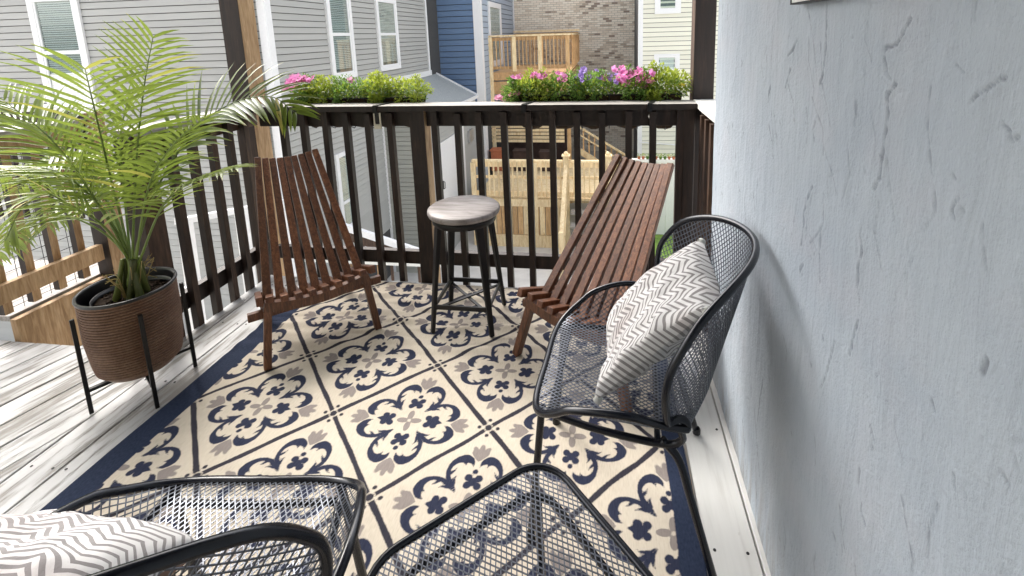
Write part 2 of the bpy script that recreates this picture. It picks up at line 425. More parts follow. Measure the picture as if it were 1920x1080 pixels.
for i in range(-16, 12):
    w = .138; u0 = -.4+i*w; u1 = u0+w-.006*random.uniform(.8, 1.6)
    # strip runs along direction (sa', ca') rotated from Y
    dx, dy = -sa, ca; nx, ny = ca, sa
    P = [(nx*u0-dx*4+-1.5*0, ny*u0-dy*4), (nx*u1-dx*4, ny*u1-dy*4), (nx*u1+dx*3, ny*u1+dy*3), (nx*u0+dx*3, ny*u0+dy*3)]
    P = [(px-1.2, py) for px, py in P]
    P = clip(P, 1, 0, -.937); P = clip(P, 0, 1, .26) if P else P; P = clip(P, -1, 0, 3.4) if P else P; P = clip(P, 0, -1, 2.3) if P else P
    if P and len(P) > 2: plank(P, 'deck', ang, random.uniform(-.003, .001))
b = MB(); b.box((-1.0, .955, -.24), (1.5, .98, -.034)); b.box((-3.4, .20, -.24), (-1.0, .235, -.034)); b.box((-1.0, .27, -.24), (-.965, .95, -.034))
for xx in np.arange(-3.2, 1.4, .41): b.box((xx, -2.3, -.23), (xx+.04, .19 if xx < -1.01 else .95, -.034))
o = b.build('deck_joists', 'lumber', floor)
b = MB()
for yj in (-1.55, -1.14, -.73, -.32, .09, .50, .88):
    for k in range(17):
        for dx_ in (.022, .112):
            xs_ = -.93+k*.138+dx_
            if -.70 < xs_ < 1.27: continue
            b.lathe([(.0045, 0), (.004, .0012)], (xs_+random.uniform(-.004, .004), yj+random.uniform(-.006, .006), .0005), 8, False, True)
b.build('screw', 'metal', floor, kind='stuff')

# ------------------------------------------------------------------ stucco wall, unseen house wall behind the camera, unseen porch roof
CRACKS = [[(-0.713,1.388),(-0.699,1.368),(-0.684,1.35),(-0.659,1.344),(-0.66,1.33),(-0.67,1.307),(-0.681,1.3)],[(-0.692,1.295),(-0.675,1.276),(-0.683,1.249),(-0.679,1.212),(-0.678,1.179),(-0.676,1.149),(-0.664,1.128)],[(-0.449,1.423),(-0.458,1.369),(-0.46,1.329),(-0.456,1.289),(-0.443,1.269)],[(-0.311,1.352),(-0.29,1.328),(-0.263,1.315)],[(-0.281,1.286),(-0.263,1.254),(-0.255,1.241)],[(-0.153,1.236),(-0.144,1.214),(-0.14,1.19)],[(-0.438,1.059),(-0.424,1.032),(-0.403,0.989),(-0.407,0.954),(-0.401,0.915)],[(-0.637,1.055),(-0.637,1.042),(-0.647,1.018),(-0.64,0.987),(-0.641,0.949)],[(-0.841,1.289),(-0.85,1.299),(-0.864,1.308),(-0.874,1.315),(-0.884,1.321)],[(-0.811,1.33),(-0.824,1.321)],[(-0.887,1.273),(-0.898,1.268),(-0.903,1.258),(-0.91,1.263)],[(-0.845,1.178),(-0.838,1.166),(-0.837,1.155),(-0.842,1.147)],[(-0.655,0.9),(-0.645,0.854),(-0.638,0.823)],[(-0.584,0.811),(-0.571,0.758),(-0.557,0.708),(-0.544,0.683)],[(-0.701,0.658),(-0.702,0.629)],[(-0.717,0.614),(-0.721,0.598),(-0.735,0.588)],[(-0.838,0.903),(-0.847,0.892)],[(-0.892,0.847),(-0.897,0.834)],[(-0.912,1.018),(-0.908,0.995)],[(-0.718,0.488),(-0.724,0.474)],[(-0.23,0.457),(-0.222,0.394)],[(-0.222,0.394),(-0.217,0.315)]]
def wall_mesh():
    b = MB(); X = 1.43
    ys = np.concatenate([np.linspace(-2.45, -1.0, 12, endpoint=False), np.arange(-1.0, .4701, .0032)]); zs = np.concatenate([np.arange(-.25, -.01, .06), np.arange(0, 1.62, .0034), np.linspace(1.65, 2.6, 12)])
    ny, nz = len(ys), len(zs); Yg, Zg = np.meshgrid(ys, zs, indexing='ij'); D = np.zeros_like(Yg); K = np.zeros_like(Yg)
    for i in range(0, ny):
        for j in range(0, nz):
            D[i, j] = mnoise.fractal(Vector((.3, Yg[i, j]*2.2, Zg[i, j]*1.3)), 1, 2, 4)*.006+mnoise.fractal(Vector((9, Yg[i, j]*17, Zg[i, j]*5)), 1, 2, 3)*.0016
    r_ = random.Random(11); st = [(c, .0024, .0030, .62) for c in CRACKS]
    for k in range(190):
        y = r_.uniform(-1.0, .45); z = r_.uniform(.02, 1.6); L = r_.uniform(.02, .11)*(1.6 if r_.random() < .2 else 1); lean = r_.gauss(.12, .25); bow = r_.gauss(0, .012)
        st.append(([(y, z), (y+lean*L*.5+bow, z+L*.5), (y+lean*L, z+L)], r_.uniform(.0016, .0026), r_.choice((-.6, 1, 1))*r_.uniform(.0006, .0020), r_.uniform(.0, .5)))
    for k in range(60):
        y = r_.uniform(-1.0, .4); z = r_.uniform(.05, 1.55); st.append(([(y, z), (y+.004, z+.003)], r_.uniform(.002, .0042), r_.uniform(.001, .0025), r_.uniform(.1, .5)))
    for path, w, dep, dark in st:
        for (y0, z0), (y1, z1) in zip(path[:-1], path[1:]):
            i0, i1 = np.searchsorted(ys, min(y0, y1)-.03), np.searchsorted(ys, max(y0, y1)+.03); j0, j1 = np.searchsorted(zs, min(z0, z1)-.03), np.searchsorted(zs, max(z0, z1)+.03)
            if i1 <= i0 or j1 <= j0: continue
            yy_, zz_ = Yg[i0:i1, j0:j1], Zg[i0:i1, j0:j1]; dy, dz = y1-y0, z1-z0; L2 = dy*dy+dz*dz+1e-12
            t = np.clip(((yy_-y0)*dy+(zz_-z0)*dz)/L2, 0, 1); d = np.hypot(yy_-y0-t*dy, zz_-z0-t*dz)
            wv = np.vectorize(lambda a, c: .35+1.3*abs(mnoise.noise(Vector((a*38, c*38, w*900)))))(yy_, zz_)*1.25; w_ = w*wv
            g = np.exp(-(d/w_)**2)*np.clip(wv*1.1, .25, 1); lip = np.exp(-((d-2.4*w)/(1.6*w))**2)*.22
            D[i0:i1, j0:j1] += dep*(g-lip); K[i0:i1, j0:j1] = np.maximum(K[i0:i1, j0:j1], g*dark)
    V = np.stack([X+D, Yg, Zg], -1).reshape(-1, 3)
    idx = np.arange(ny*nz).reshape(ny, nz); fs = np.stack([idx[:-1, :-1], idx[:-1, 1:], idx[1:, 1:], idx[1:, :-1]], -1).reshape(-1, 4)
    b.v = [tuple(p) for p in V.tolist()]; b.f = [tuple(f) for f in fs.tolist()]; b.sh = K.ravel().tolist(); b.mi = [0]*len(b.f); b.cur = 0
    zl = [float(z) for z in zs]; last = [b.v[(ny-1)*nz+j] for j in range(nz)]
    E_ = [(X+.026, .487+mnoise.noise(Vector((3, 0, z*5)))*.005, z) for z in zl]; Bk = [(X+.28, .487, z) for z in zl]
    b.add(last+E_+Bk, [(j, j+1, nz+j+1, nz+j) for j in range(nz-1)]+[(nz+j, nz+j+1, 2*nz+j+1, 2*nz+j) for j in range(nz-1)])
    b.add([(X+.28, .487, -.25), (X+.28, .487, 2.6), (X+.28, -2.45, 2.6), (X+.28, -2.45, -.25)], [(0, 1, 2, 3)])
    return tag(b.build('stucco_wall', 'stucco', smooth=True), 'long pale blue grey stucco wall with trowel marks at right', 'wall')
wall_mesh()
# sign on the wall
t_ = thing('wall_sign', 'white board with a thin dark edge hung high on the stucco wall', 'sign', (1.418, -.545, 1.4305))
b = MB(); b.box((-.012, -.212, .0), (.004, .212, .42)); b.build('panel', 'offwhite', t_)
b = MB(); b.box((-.0135, -.216, -.004), (.006, .216, -.0005)); b.box((-.0135, -.216, -.0005), (.006, -.2125, .424)); b.box((-.0135, .2125, -.0005), (.006, .216, .424)); b.build('edge_trim', 'metal', t_)
# unseen: house wall added to keep light off camera-side faces, and porch roof overhead
o = MB().box((-3.6, -2.75, -3.9), (1.72, -2.47, 4.2)).build('unseen_house_wall', 'sid_olive'); tag(o, 'unseen house wall added behind the viewer to block light', 'wall')
roof = struct(bpy.data.objects.new('unseen_porch_roof', None)); COL.objects.link(roof)
yy = -2.45
while yy < 1.28:
    MB().box((-1.32, yy, 2.64), (1.72, yy+.135, 2.67)).build('board', 'ceiling', roof); yy += .14
b = MB(); b.box((-1.32, 1.01, 2.42), (1.72, 1.13, 2.635)); b.box((-1.16, -2.45, 2.42), (-1.02, 1.0, 2.635)); b.build('beam', 'stain_brown_lit', roof)

# ------------------------------------------------------------------ railings of the deck
POSTM = ['stain', 'lumber']           # shade painted on camera-side faces, lit tan on the outer ones
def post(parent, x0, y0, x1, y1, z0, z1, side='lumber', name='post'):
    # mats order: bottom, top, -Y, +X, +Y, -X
    b = MB(); b.box((x0, y0, z0), (x1, y1, z1), [0, 0, 0, 1, 1, 1]); return b.build(name, ['stain', side], parent, bevel=.004)  # dark shade tone on -Y, lit side tone on the other uprights
G_POST = 'tall roof posts of the porch'
tp = thing('porch_post', 'tall square wooden post at the left deck corner, dark shaded front and tan lit side', 'post', group=G_POST)
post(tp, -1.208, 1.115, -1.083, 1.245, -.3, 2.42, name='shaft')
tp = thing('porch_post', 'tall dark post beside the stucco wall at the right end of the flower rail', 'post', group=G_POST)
post(tp, 1.452, 1.112, 1.555, 1.215, -.3, 2.42, 'stain_brown_lit', name='shaft')

rail = thing('deck_railing', 'dark stained wooden railing along the back of the deck under the flower boxes', 'railing', group='deck railings')
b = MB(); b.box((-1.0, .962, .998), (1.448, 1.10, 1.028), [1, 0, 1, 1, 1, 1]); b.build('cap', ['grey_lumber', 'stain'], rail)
b = MB(); b.box((-.98, 1.032, .905), (1.44, 1.07, .997)); b.build('top_rail', 'stain', rail, bevel=.003)
b = MB(); b.box((-.98, 1.032, .088), (1.44, 1.07, .167)); b.build('bottom_rail', 'stain', rail, bevel=.003)
bm = MB(); bm.box((-.0165, 0, 0), (.0165, .034, 1.035)); bme = bm.mesh('baluster', 'stain')
xs = [-.83, -.70, -.57, -.442, -.309, -.181, .075, .198, .322, .459, .585, .712, .843, .969, 1.104, 1.229, 1.355]
for x in xs:
    o = link('baluster', bme, rail, (x+.0165, .996, -.045+random.uniform(-.012, .004))); o.rotation_euler = (0, random.uniform(-.004, .004), 0)
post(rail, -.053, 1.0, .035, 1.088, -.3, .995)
post(rail, 1.391, .995, 1.448, 1.08, -.3, .995, 'stain_brown_lit')
# left side railing; shaded and lit stain tones set face by face
rail = thing('deck_railing', 'brown wooden railing along the left deck edge behind the potted palm', 'railing', group='deck railings')
b = MB(); b.prism([(-1.0, .962), (-.962, .93), (-.962, .30), (-1.10, .30), (-1.10, 1.08), (-1.0, 1.08)], 1.0, 1.028); b.build('cap', 'grey_lumber_y', rail, bevel=.004)
b = MB(); b.box((-1.07, .36, .905), (-1.032, 1.08, .997)); b.build('top_rail', 'stain_brown_lit', rail)
b = MB(); b.box((-1.07, .40, .10), (-1.032, 1.08, .185)); b.build('bottom_rail', 'stain', rail)
bl = MB(); bl.box((-.032, -.0165, 0), (.002, .0165, 1.03), [0, 0, 0, 1, 1, 1]); ble = bl.mesh('baluster', ['stain', 'stain_brown_lit'])
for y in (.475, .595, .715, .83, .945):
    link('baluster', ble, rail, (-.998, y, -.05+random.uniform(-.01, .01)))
b = MB(); b.box((-1.09, .285, -.3), (-1.0, .385, .998), [0, 0, 0, 1, 1, 1]); b.build('post', ['stain', 'stain_brown_lit'], rail, bevel=.004)
# short right railing between the post and the wall
rail = thing('deck_railing', 'short side railing with pale cap between right post and stucco wall', 'railing', group='deck railings')
b = MB(); b.prism([(1.452, .962), (1.452, 1.108), (1.60, 1.108), (1.60, .49), (1.452, .49)], 1.0, 1.03); b.build('cap', 'offwhite', rail, bevel=.004)
br_ = MB(); br_.box((0, -.0165, 0), (.034, .0165, 1.03)); bre = br_.mesh('baluster', 'stain_brown_lit')
for y in (.90, .79, .68, .57): link('baluster', bre, rail, (1.455, y, -.05))
b = MB(); b.box((1.495, .49, .905), (1.53, 1.1, .997)); b.build('top_rail', 'stain_brown_lit', rail); b = MB(); b.box((1.495, .49, .09), (1.53, 1.1, .17)); b.build('bottom_rail', 'stain_brown_lit', rail)
# neighbouring landing with its own railing
land = thing('side_landing', 'raised timber landing with grey boards left of the stair opening', 'landing', (-.15, .12, -.06))
for i in range(7):
    x1 = -1.69-i*.14; MB().box((x1-.135, .155, .15), (x1, .70, .178)).build('plank', 'grey_lumber_y', land)
b = MB(); b.box((-1.686, .15, -.14), (-1.648, .62, .165)); b.build('beam', 'lumber', land, bevel=.003)
rail = thing('landing_railing', 'tan wooden railing of the side landing with long balusters', 'railing', (-.15, .12, -.06))
b = MB(); b.box((-1.75, -.7, 1.045), (-1.60, .60, 1.072)); b.build('cap', 'grey_lumber_y', rail)
b = MB(); b.box((-1.665, -.7, .955), (-1.627, .58, 1.042)); b.build('top_rail', 'lumber', rail, bevel=.003)
b = MB(); b.box((-1.665, -.7, .272), (-1.627, .575, .362)); b.build('bottom_rail', 'lumber', rail, bevel=.003)
bn = MB(); bn.box((-.018, -.018, 0), (.018, .018, .82), [0, 0, 0, 1, 1, 1]); bne = bn.mesh('baluster', ['stain', 'lumber'])  # shaded -Y face and lit sides painted by material
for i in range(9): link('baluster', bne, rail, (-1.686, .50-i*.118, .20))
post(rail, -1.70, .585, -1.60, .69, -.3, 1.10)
b = MB()
for i in range(20): b.tube([(-1.72, -.6+i*.06, .18), (-1.72, -.6+i*.06, .98)], .0016, 4)
for i in range(13): b.tube([(-1.7235, -.62, .2+i*.06), (-1.7235, .56, .2+i*.06)], .0016, 4)
b.build('wire_mesh', 'metal', rail)
rail = thing('far_railing', 'dark railing with white cap running behind the left landing', 'railing')
b = MB(); b.box((-6.0, 1.95, .86), (-3.3, 2.1, .90)); b.build('cap', 'offwhite', rail)
b = MB(); b.box((-6.0, 2.0, .70), (-3.3, 2.05, .857)); b.build('top_rail', 'stain', rail)
bf = MB(); bf.box((-.02, -.02, 0), (.02, .02, .9)); bfe = bf.mesh('baluster', 'stain')
for i in range(18): link('baluster', bfe, rail, (-6+i*.15, 2.075, -.15))

# ------------------------------------------------------------------ rug
S_ = .422; HD = S_/math.sqrt(2)          # lattice pitch; half diagonal of a tile
def rug():
    x0, x1, y0, y1 = -.683, 1.262, -1.95, .955; st = .0052
    xs = np.arange(x0, x1+st, st); ys = np.arange(y0, y1+st, st); X, Y = np.meshgrid(xs, ys, indexing='ij')
    ws = lambda t: t+.0
    # hand-drawn wobble
    wx = np.sin(Y*31)*.0015+np.sin(Y*17+X*23)*.0015; wy = np.sin(X*29)*.0015+np.sin(X*13-Y*19)*.0015
    Xp, Yp = X+wx, Y+wy
    r = math.sqrt(2)*HD                   # = S_
    a = (Xp+Yp)/math.sqrt(2)/S_; bb = (-Xp+Yp)/math.sqrt(2)/S_
    fa, fb = a-np.floor(a)-.5, bb-np.floor(bb)-.5      # tile centred coords -.5...5
    px = (fa-fb)*S_/math.sqrt(2)/HD; py = (fa+fb)*S_/math.sqrt(2)/HD   # diag frame, corners at +-1
    # grid lines at tile borders
    da = (.5-np.abs(fa))*S_; db = (.5-np.abs(fb))*S_
    thick = .0088+.0012*np.sin(Xp*37)*np.sin(Yp*41)
    line = np.minimum(da, db)-thick
    cd = np.hypot(da, db)
    line = np.maximum(line, np.where(cd < .03, -(np.abs(cd-.0150)-.0024), -1))   # cream ring in the crossing
    line = np.minimum(line, cd-.0095)
    dots = np.minimum(np.hypot(da-.030, db-.030), 9)
    line = np.minimum(line, np.where(True, np.minimum(np.hypot(da-.024, db-.024)-.0075, 9), 9))
    # fold into one lobe (+x) sector, mirrored
    ax, ay = np.abs(px), np.abs(py)
    sw = ay > ax
    u = np.where(sw, ay, ax); v = np.where(sw, ax, ay)      # u along lobe axis, v>=0 sideways
    def seg(p, q, ra, rb):
        p = np.array(p); q = np.array(q); d = q-p; L = d@d
        t = np.clip(((u-p[0])*d[0]+(v-p[1])*d[1])/L, 0, 1)
        return np.hypot(u-p[0]-t*d[0], v-p[1]-t*d[1])-(ra+(rb-ra)*t)
    navy = np.full_like(u, 9.)
    path = catmull([(.155, .150), (.23, .205), (.30, .262), (.39, .283), (.475, .262), (.535, .20), (.545, .125), (.515, .065), (.455, .035)], 4)
    m = len(path); th = np.interp(np.linspace(0, 1, m), [0, .12, .25, .42, .55, .72, .86, 1], [.007, .022, .026, .023, .036, .056, .032, .003])
    for i in range(m-1): navy = np.minimum(navy, seg(path[i], path[i+1], th[i], th[i+1]))
    for P_ in ([(.345, .268), (.385, .225), (.425, .205)], [(.53, .17), (.485, .125), (.455, .115)], [(.235, .195), (.30, .20), (.335, .18)]):
        for i, (r0, r1) in zip(range(2), ((.022, .012), (.012, .002))): navy = np.minimum(navy, seg(P_[i], P_[i+1], r0, r1))
    # clover: x lobes have a point, y lobes are round
    cl = np.full_like(u, 9.)
    for c_, rr in (((.235, .052), .042), ((.32, .055), .042), ((.275, 0), .048)): cl = np.minimum(cl, np.hypot(u-c_[0], v-c_[1])-rr)
    tip = np.where(sw, np.hypot(u-.395, v)-.030, np.maximum(np.maximum((v-.065*(1-(u-.30)/.125)), -(u-.28)), u-.425))
    cl = np.minimum(cl, np.where(sw, tip, tip)); navy = np.minimum(navy, cl)
    # grey: star and tulips
    star = np.hypot((u-.085)/1.0, v*1.9)-.075
    star = np.maximum(star, -(np.hypot(px, py*1.0)-.022))
    tul = np.minimum(np.maximum(v-.10*np.clip((u-.52)/.10, 0, 1)**.8, np.maximum(u-.685, .52-u)), 9)
    tul = np.minimum(tul, np.hypot((u-.70)*.6, v)-.03)
    t2 = ((u-.675)*.86+(v-.07)*.5); t3 = (-(u-.675)*.5+(v-.07)*.86); tul = np.minimum(tul, np.hypot(t2*.6, t3)-.028)
    grey = np.minimum(star, tul)
    xin0, xin1, yin1 = -.582, 1.200, .862
    band = np.maximum.reduce([-(np.minimum.reduce([X-xin0, xin1-X]))*-1*0+np.maximum(xin0-X, X-xin1)*-1, np.full_like(X, -9.)])
    band = -np.maximum(xin0-X, X-xin1)
    band = np.minimum(band, 9)
    # ripples near the far end
    amp = np.clip((Y-.18)/.35, 0, 1)*np.clip((1.0-Y)/.08+.25, 0, 1)
    Z = .0075+amp*(.0075*np.sin(2*math.pi*(Y+.05*np.sin(X*3.1)+.03*np.sin(X*7))/.145)*(.7+.3*np.sin(X*5+1))+.004*np.sin(2*math.pi*(Y*1.0-X*.15)/.083))
    Z = np.maximum(Z, .005)+.0015*np.sin(X*9)*np.sin(Y*7)+.0015
    ed = np.sin(Y*5.3)*.0025+np.sin(Y*13.7+1)*.0012; X = X+np.where(X < -.5, ed, np.where(X > 1.1, -ed, 0)); Z = Z+.004*np.clip((np.abs(X-.29)-.95)/.02, 0, 1)*np.clip(np.sin(Y*4.1), 0, 1)
    nx, ny = X.shape; V = np.stack([X, Y, Z], -1).reshape(-1, 3)
    idx = np.arange(nx*ny).reshape(nx, ny)
    Fq = np.stack([idx[:-1, :-1], idx[1:, :-1], idx[1:, 1:], idx[:-1, 1:]], -1).reshape(-1, 4)
    me = bpy.data.meshes.new('rug'); me.vertices.add(len(V)); me.vertices.foreach_set('co', V.ravel())
    me.loops.add(Fq.size); me.polygons.add(len(Fq)); me.loops.foreach_set('vertex_index', Fq.ravel())
    me.polygons.foreach_set('loop_start', np.arange(0, Fq.size, 4)); me.polygons.foreach_set('use_smooth', np.ones(len(Fq), bool))
    me.update(calc_edges=True); me.materials.append(MAT['rug'])
    for n, d in (('navy', navy*HD), ('grey', grey*HD), ('line', line), ('band', band)):
        at = me.attributes.new(n, 'FLOAT', 'POINT'); at.data.foreach_set('value', np.clip(d, -.05, .05).astype(np.float32).ravel())
    o = link('rug', me); tag(o, 'cream outdoor rug with navy tile medallions and a navy border on the deck', 'rug')
    so_ = o.modifiers.new('solid', 'SOLIDIFY'); so_.thickness = .004; so_.offset = -1
rug()

# ------------------------------------------------------------------ woven metal mesh chairs and table
OUT = [(0, 0), (.13, .0), (.20, .022), (.243, .08), (.272, .17), (.28, .26), (.262, .34), (.245, .40), (.25, .46), (.275, .53), (.295, .61), (.292, .69), (.25, .79), (.15, .86), (0, .885)]
SZ, SE, SDP, SRHO, SSU, SSL = .414, .071, .152, .249, 1.074, .378
def outline(n=12):
    P = np.array(OUT, float); out = []
    for i in range(len(P)-1):
        p0 = P[i-1] if i > 0 else np.array([-P[1][0], P[1][1]]); p1 = P[i]; p2 = P[i+1]
        p3 = P[i+2] if i+2 < len(P) else np.array([-P[i][0], P[i][1]])
        for k in range(n):
            t = k/n; out.append(.5*((2*p1)+(-p0+p2)*t+(2*p0-5*p1+4*p2-p3)*t*t+(-p0+3*p1-3*p2+p3)*t**3))
    out.append(P[-1]); H = np.array(out); return np.concatenate([H[:-1], np.array([[-a, b] for a, b in H[::-1]])[:-1]])
def shell(u, v):
    u = np.asarray(u, float)*SSU; v = np.asarray(v, float)
    Rb, tilt = .09, .06; a0, a1 = -tilt, math.pi/2-SRHO; L2 = Rb*(a1-a0)
    b = np.where(v < SSL, v*math.cos(a0), 0.); z = np.where(v < SSL, v*math.sin(a0), 0.); a = np.where(v < SSL, a0, 0.)
    th = np.clip((v-SSL)/Rb, 0, a1-a0)+a0; ex = np.clip(v-SSL-L2, 0, None)
    b2 = SSL*math.cos(a0)+Rb*(np.sin(th)-math.sin(a0))+ex*math.cos(a1); z2 = SSL*math.sin(a0)+Rb*(math.cos(a0)-np.cos(th))+ex*math.sin(a1)
    m = v >= SSL; b = np.where(m, b2, b); z = np.where(m, z2, z); a = np.where(m, th, a)
    z = z-np.clip(.06-v, 0, None)**2*4+SZ
    w = 1/(1+np.exp(-(v-.42)/.03))
    off = SE*np.clip((np.abs(u)-.15)/.12, 0, None)**2*np.clip(v/.1, 0, 1)**.7*(1-w)+SDP*(u/.3)**2*w
    b = b-off*np.sin(a); z = z+off*np.cos(a)
    return np.stack([.27-b, u, z], -1)
def inside(P, poly):
    x, y = P[:, 0], P[:, 1]; c = np.zeros(len(P), bool); n = len(poly)
    for i in range(n):
        x1, y1 = poly[i]; x2, y2 = poly[(i+1) % n]
        if y1 == y2: continue
        k = ((y1 > y) != (y2 > y)) & (x < (x2-x1)*(y-y1)/(y2-y1)+x1); c ^= k
    return c
def mesh_panel(poly, fn, dx, dy, wr):
    poly = np.array(poly); mn, mxx = poly.min(0)-.03, poly.max(0)+.03
    ni, nj = int((mxx[0]-mn[0])/dx)+2, int((mxx[1]-mn[1])/dy)+2
    I, J = np.meshgrid(np.arange(ni), np.arange(nj), indexing='ij'); ok = (I+J) % 2 == 0
    pts = np.stack([mn[0]+I*dx, mn[1]+J*dy], -1)
    ins = inside(pts.reshape(-1, 2), poly).reshape(ni, nj)
    A, Bq = [], []
    for s in (1, -1):
        for i in range(ni-1):
            for j in range(nj):
                jj = j+s
                if jj < 0 or jj >= nj or not ok[i, j]: continue
                a, b = pts[i, j], pts[i+1, jj]; ia, ib = ins[i, j], ins[i+1, jj]
                if ia and ib: A.append(a); Bq.append(b)
                elif ia != ib:
                    if ib: a, b = b, a
                    lo, hi = 0., 1.
                    for _ in range(7):
                        md = (lo+hi)/2
                        if inside(np.array([a+(b-a)*md]), poly)[0]: lo = md
                        else: hi = md
                    A.append(a); Bq.append(a+(b-a)*lo)
    A, Bq = np.array(A), np.array(Bq)
    e = 1e-3
    def fr_(Q):
        P = fn(Q[:, 0], Q[:, 1]); N = np.cross(fn(Q[:, 0]+e, Q[:, 1])-P, fn(Q[:, 0], Q[:, 1]+e)-P); N /= np.linalg.norm(N, axis=1)[:, None]+1e-12; return P, N
    P, N = fr_(A); Qp, N2 = fr_(Bq); D = Qp-P; D /= np.linalg.norm(D, axis=1)[:, None]+1e-12
    T = np.cross(D, N); T /= np.linalg.norm(T, axis=1)[:, None]+1e-12; h = wr*.6
    V = np.stack([P-T*wr-N*h, P+T*wr-N*h, P+T*wr+N*h, P-T*wr+N*h, Qp-T*wr-N*h, Qp+T*wr-N*h, Qp+T*wr+N*h, Qp-T*wr+N*h], 1)
    k = len(P); base = np.arange(k)[:, None, None]*8
    fc = np.array([(0, 1, 5, 4), (1, 2, 6, 5), (2, 3, 7, 6), (3, 0, 4, 7)])[None]+base
    me = bpy.data.meshes.new('mesh_panel'); me.from_pydata(V.reshape(-1, 3).tolist(), [], fc.reshape(-1, 4).tolist()); me.materials.append(MAT['mesh']); me.update(); return me
OL = outline(); panel_me = mesh_panel(OL, shell, .0062, .0098, .00115)
rimP = shell(OL[:, 0], OL[:, 1])
rim_me = MB().tube(rimP[::2], .0095, 8, closed=True).mesh('rim', 'frame', True)
def leg_mesh(sy, front):
    b = MB()
    if front: P = [(.245, sy*.185, .405), (.25, sy*.19, .36), (.285, sy*.205, .0)]
    else: P = [(-.06, sy*.225, .395), (-.10, sy*.232, .35), (-.13, sy*.238, .25), (-.20, sy*.25, .0)]
    b.tube(catmull(P, 6), .0105, 8); return b.mesh('leg', 'frame', True)
legs_me = [leg_mesh(s, f) for f in (1, 0) for s in (1, -1)]
sf = MB()
for s in (1, -1):
    sf.tube(catmull([(.245, s*.19, .398), (.10, s*.215, .388), (-.06, s*.228, .385), (-.105, s*.236, .41), (-.10, s*.252, .455)], 6), .0092, 8)
sf.tube(catmull([(.225, -.19, .393), (.225, 0, .385), (.225, .19, .393)], 6), .008, 8); sf.tube(catmull([(-.05, -.225, .385), (-.05, 0, .372), (-.05, .225, .385)], 6), .008, 8)
sf_me = sf.mesh('seat_frame', 'frame', True)
cap_me = MB().lathe([(.0135, 0), (.0135, .014), (.011, .02)], n=10).mesh('foot_cap', 'plastic')
def mesh_chair(loc, phi, label, grp):
    t = thing('mesh_armchair', label, 'chair', loc, phi, grp)
    link('mesh_panel', panel_me, t); link('rim', rim_me, t); link('seat_frame', sf_me, t)
    for (f, s), me in zip(((1, 1), (1, -1), (0, 1), (0, -1)), legs_me):
        l = link('leg', me, t); link('foot_cap', cap_me, l, (.285, s*.205, 0) if f else (-.20, s*.25, 0))
    return t
GC = 'navy black metal mesh armchairs'
c1 = mesh_chair((1.103, -.174, .008), 3.074, 'navy black metal mesh armchair with its back to the stucco wall', GC)
c2 = mesh_chair((.283, -.893, .008), 1.695, 'navy black metal mesh armchair turned away at the near left edge of the rug', GC)
# mesh table
def rrect(h, r, n=8):
    P = []
    for k, (sx, sy) in enumerate(((1, 1), (-1, 1), (-1, -1), (1, -1))):
        for i in range(n+1):
            a = (k*90+i*90/n)*math.pi/180; P.append((sx*(h-r)+r*math.cos(a), sy*(h-r)+r*math.sin(a)))
    return P
tb = thing('mesh_table', 'small square navy mesh side table between the two mesh armchairs', 'table', (.862, -.795, .008), R(43))
hh = .218; pol = rrect(hh, .085)
fn = lambda u, v: np.stack([u, v, .405+.0*u-.9*np.clip(np.maximum(np.abs(u), np.abs(v))-.175, 0, None)**2], -1)
link('mesh_top', mesh_panel(pol, fn, .0058, .0092, .00115), tb)
pp = np.array(rrect(hh, .085, 8)); rp = fn(pp[:, 0], pp[:, 1]); MB().tube(rp, .008, 8, closed=True).build('rim', 'frame', tb, True)
pp = np.array(rrect(hh-.045, .06, 6)); MB().tube([(x, y, .385) for x, y in pp], .0075, 8, closed=True).build('apron', 'frame', tb, True)
for sx, sy in ((1, 1), (1, -1), (-1, 1), (-1, -1)):
    l = MB().tube(catmull([(sx*.145, sy*.145, .385), (sx*.15, sy*.15, .3), (sx*.172, sy*.172, 0)], 6), .0095, 8).build('leg', 'frame', tb, True)
    link('foot_cap', cap_me, l, (sx*.172, sy*.172, 0))
b = MB()
for s in (1, -1): b.tube(catmull([(-.155, -s*.155, .22), (0, 0, .16), (.155, s*.155, .22)], 6), .007, 8)
b.build('cross_brace', 'frame', tb, True)

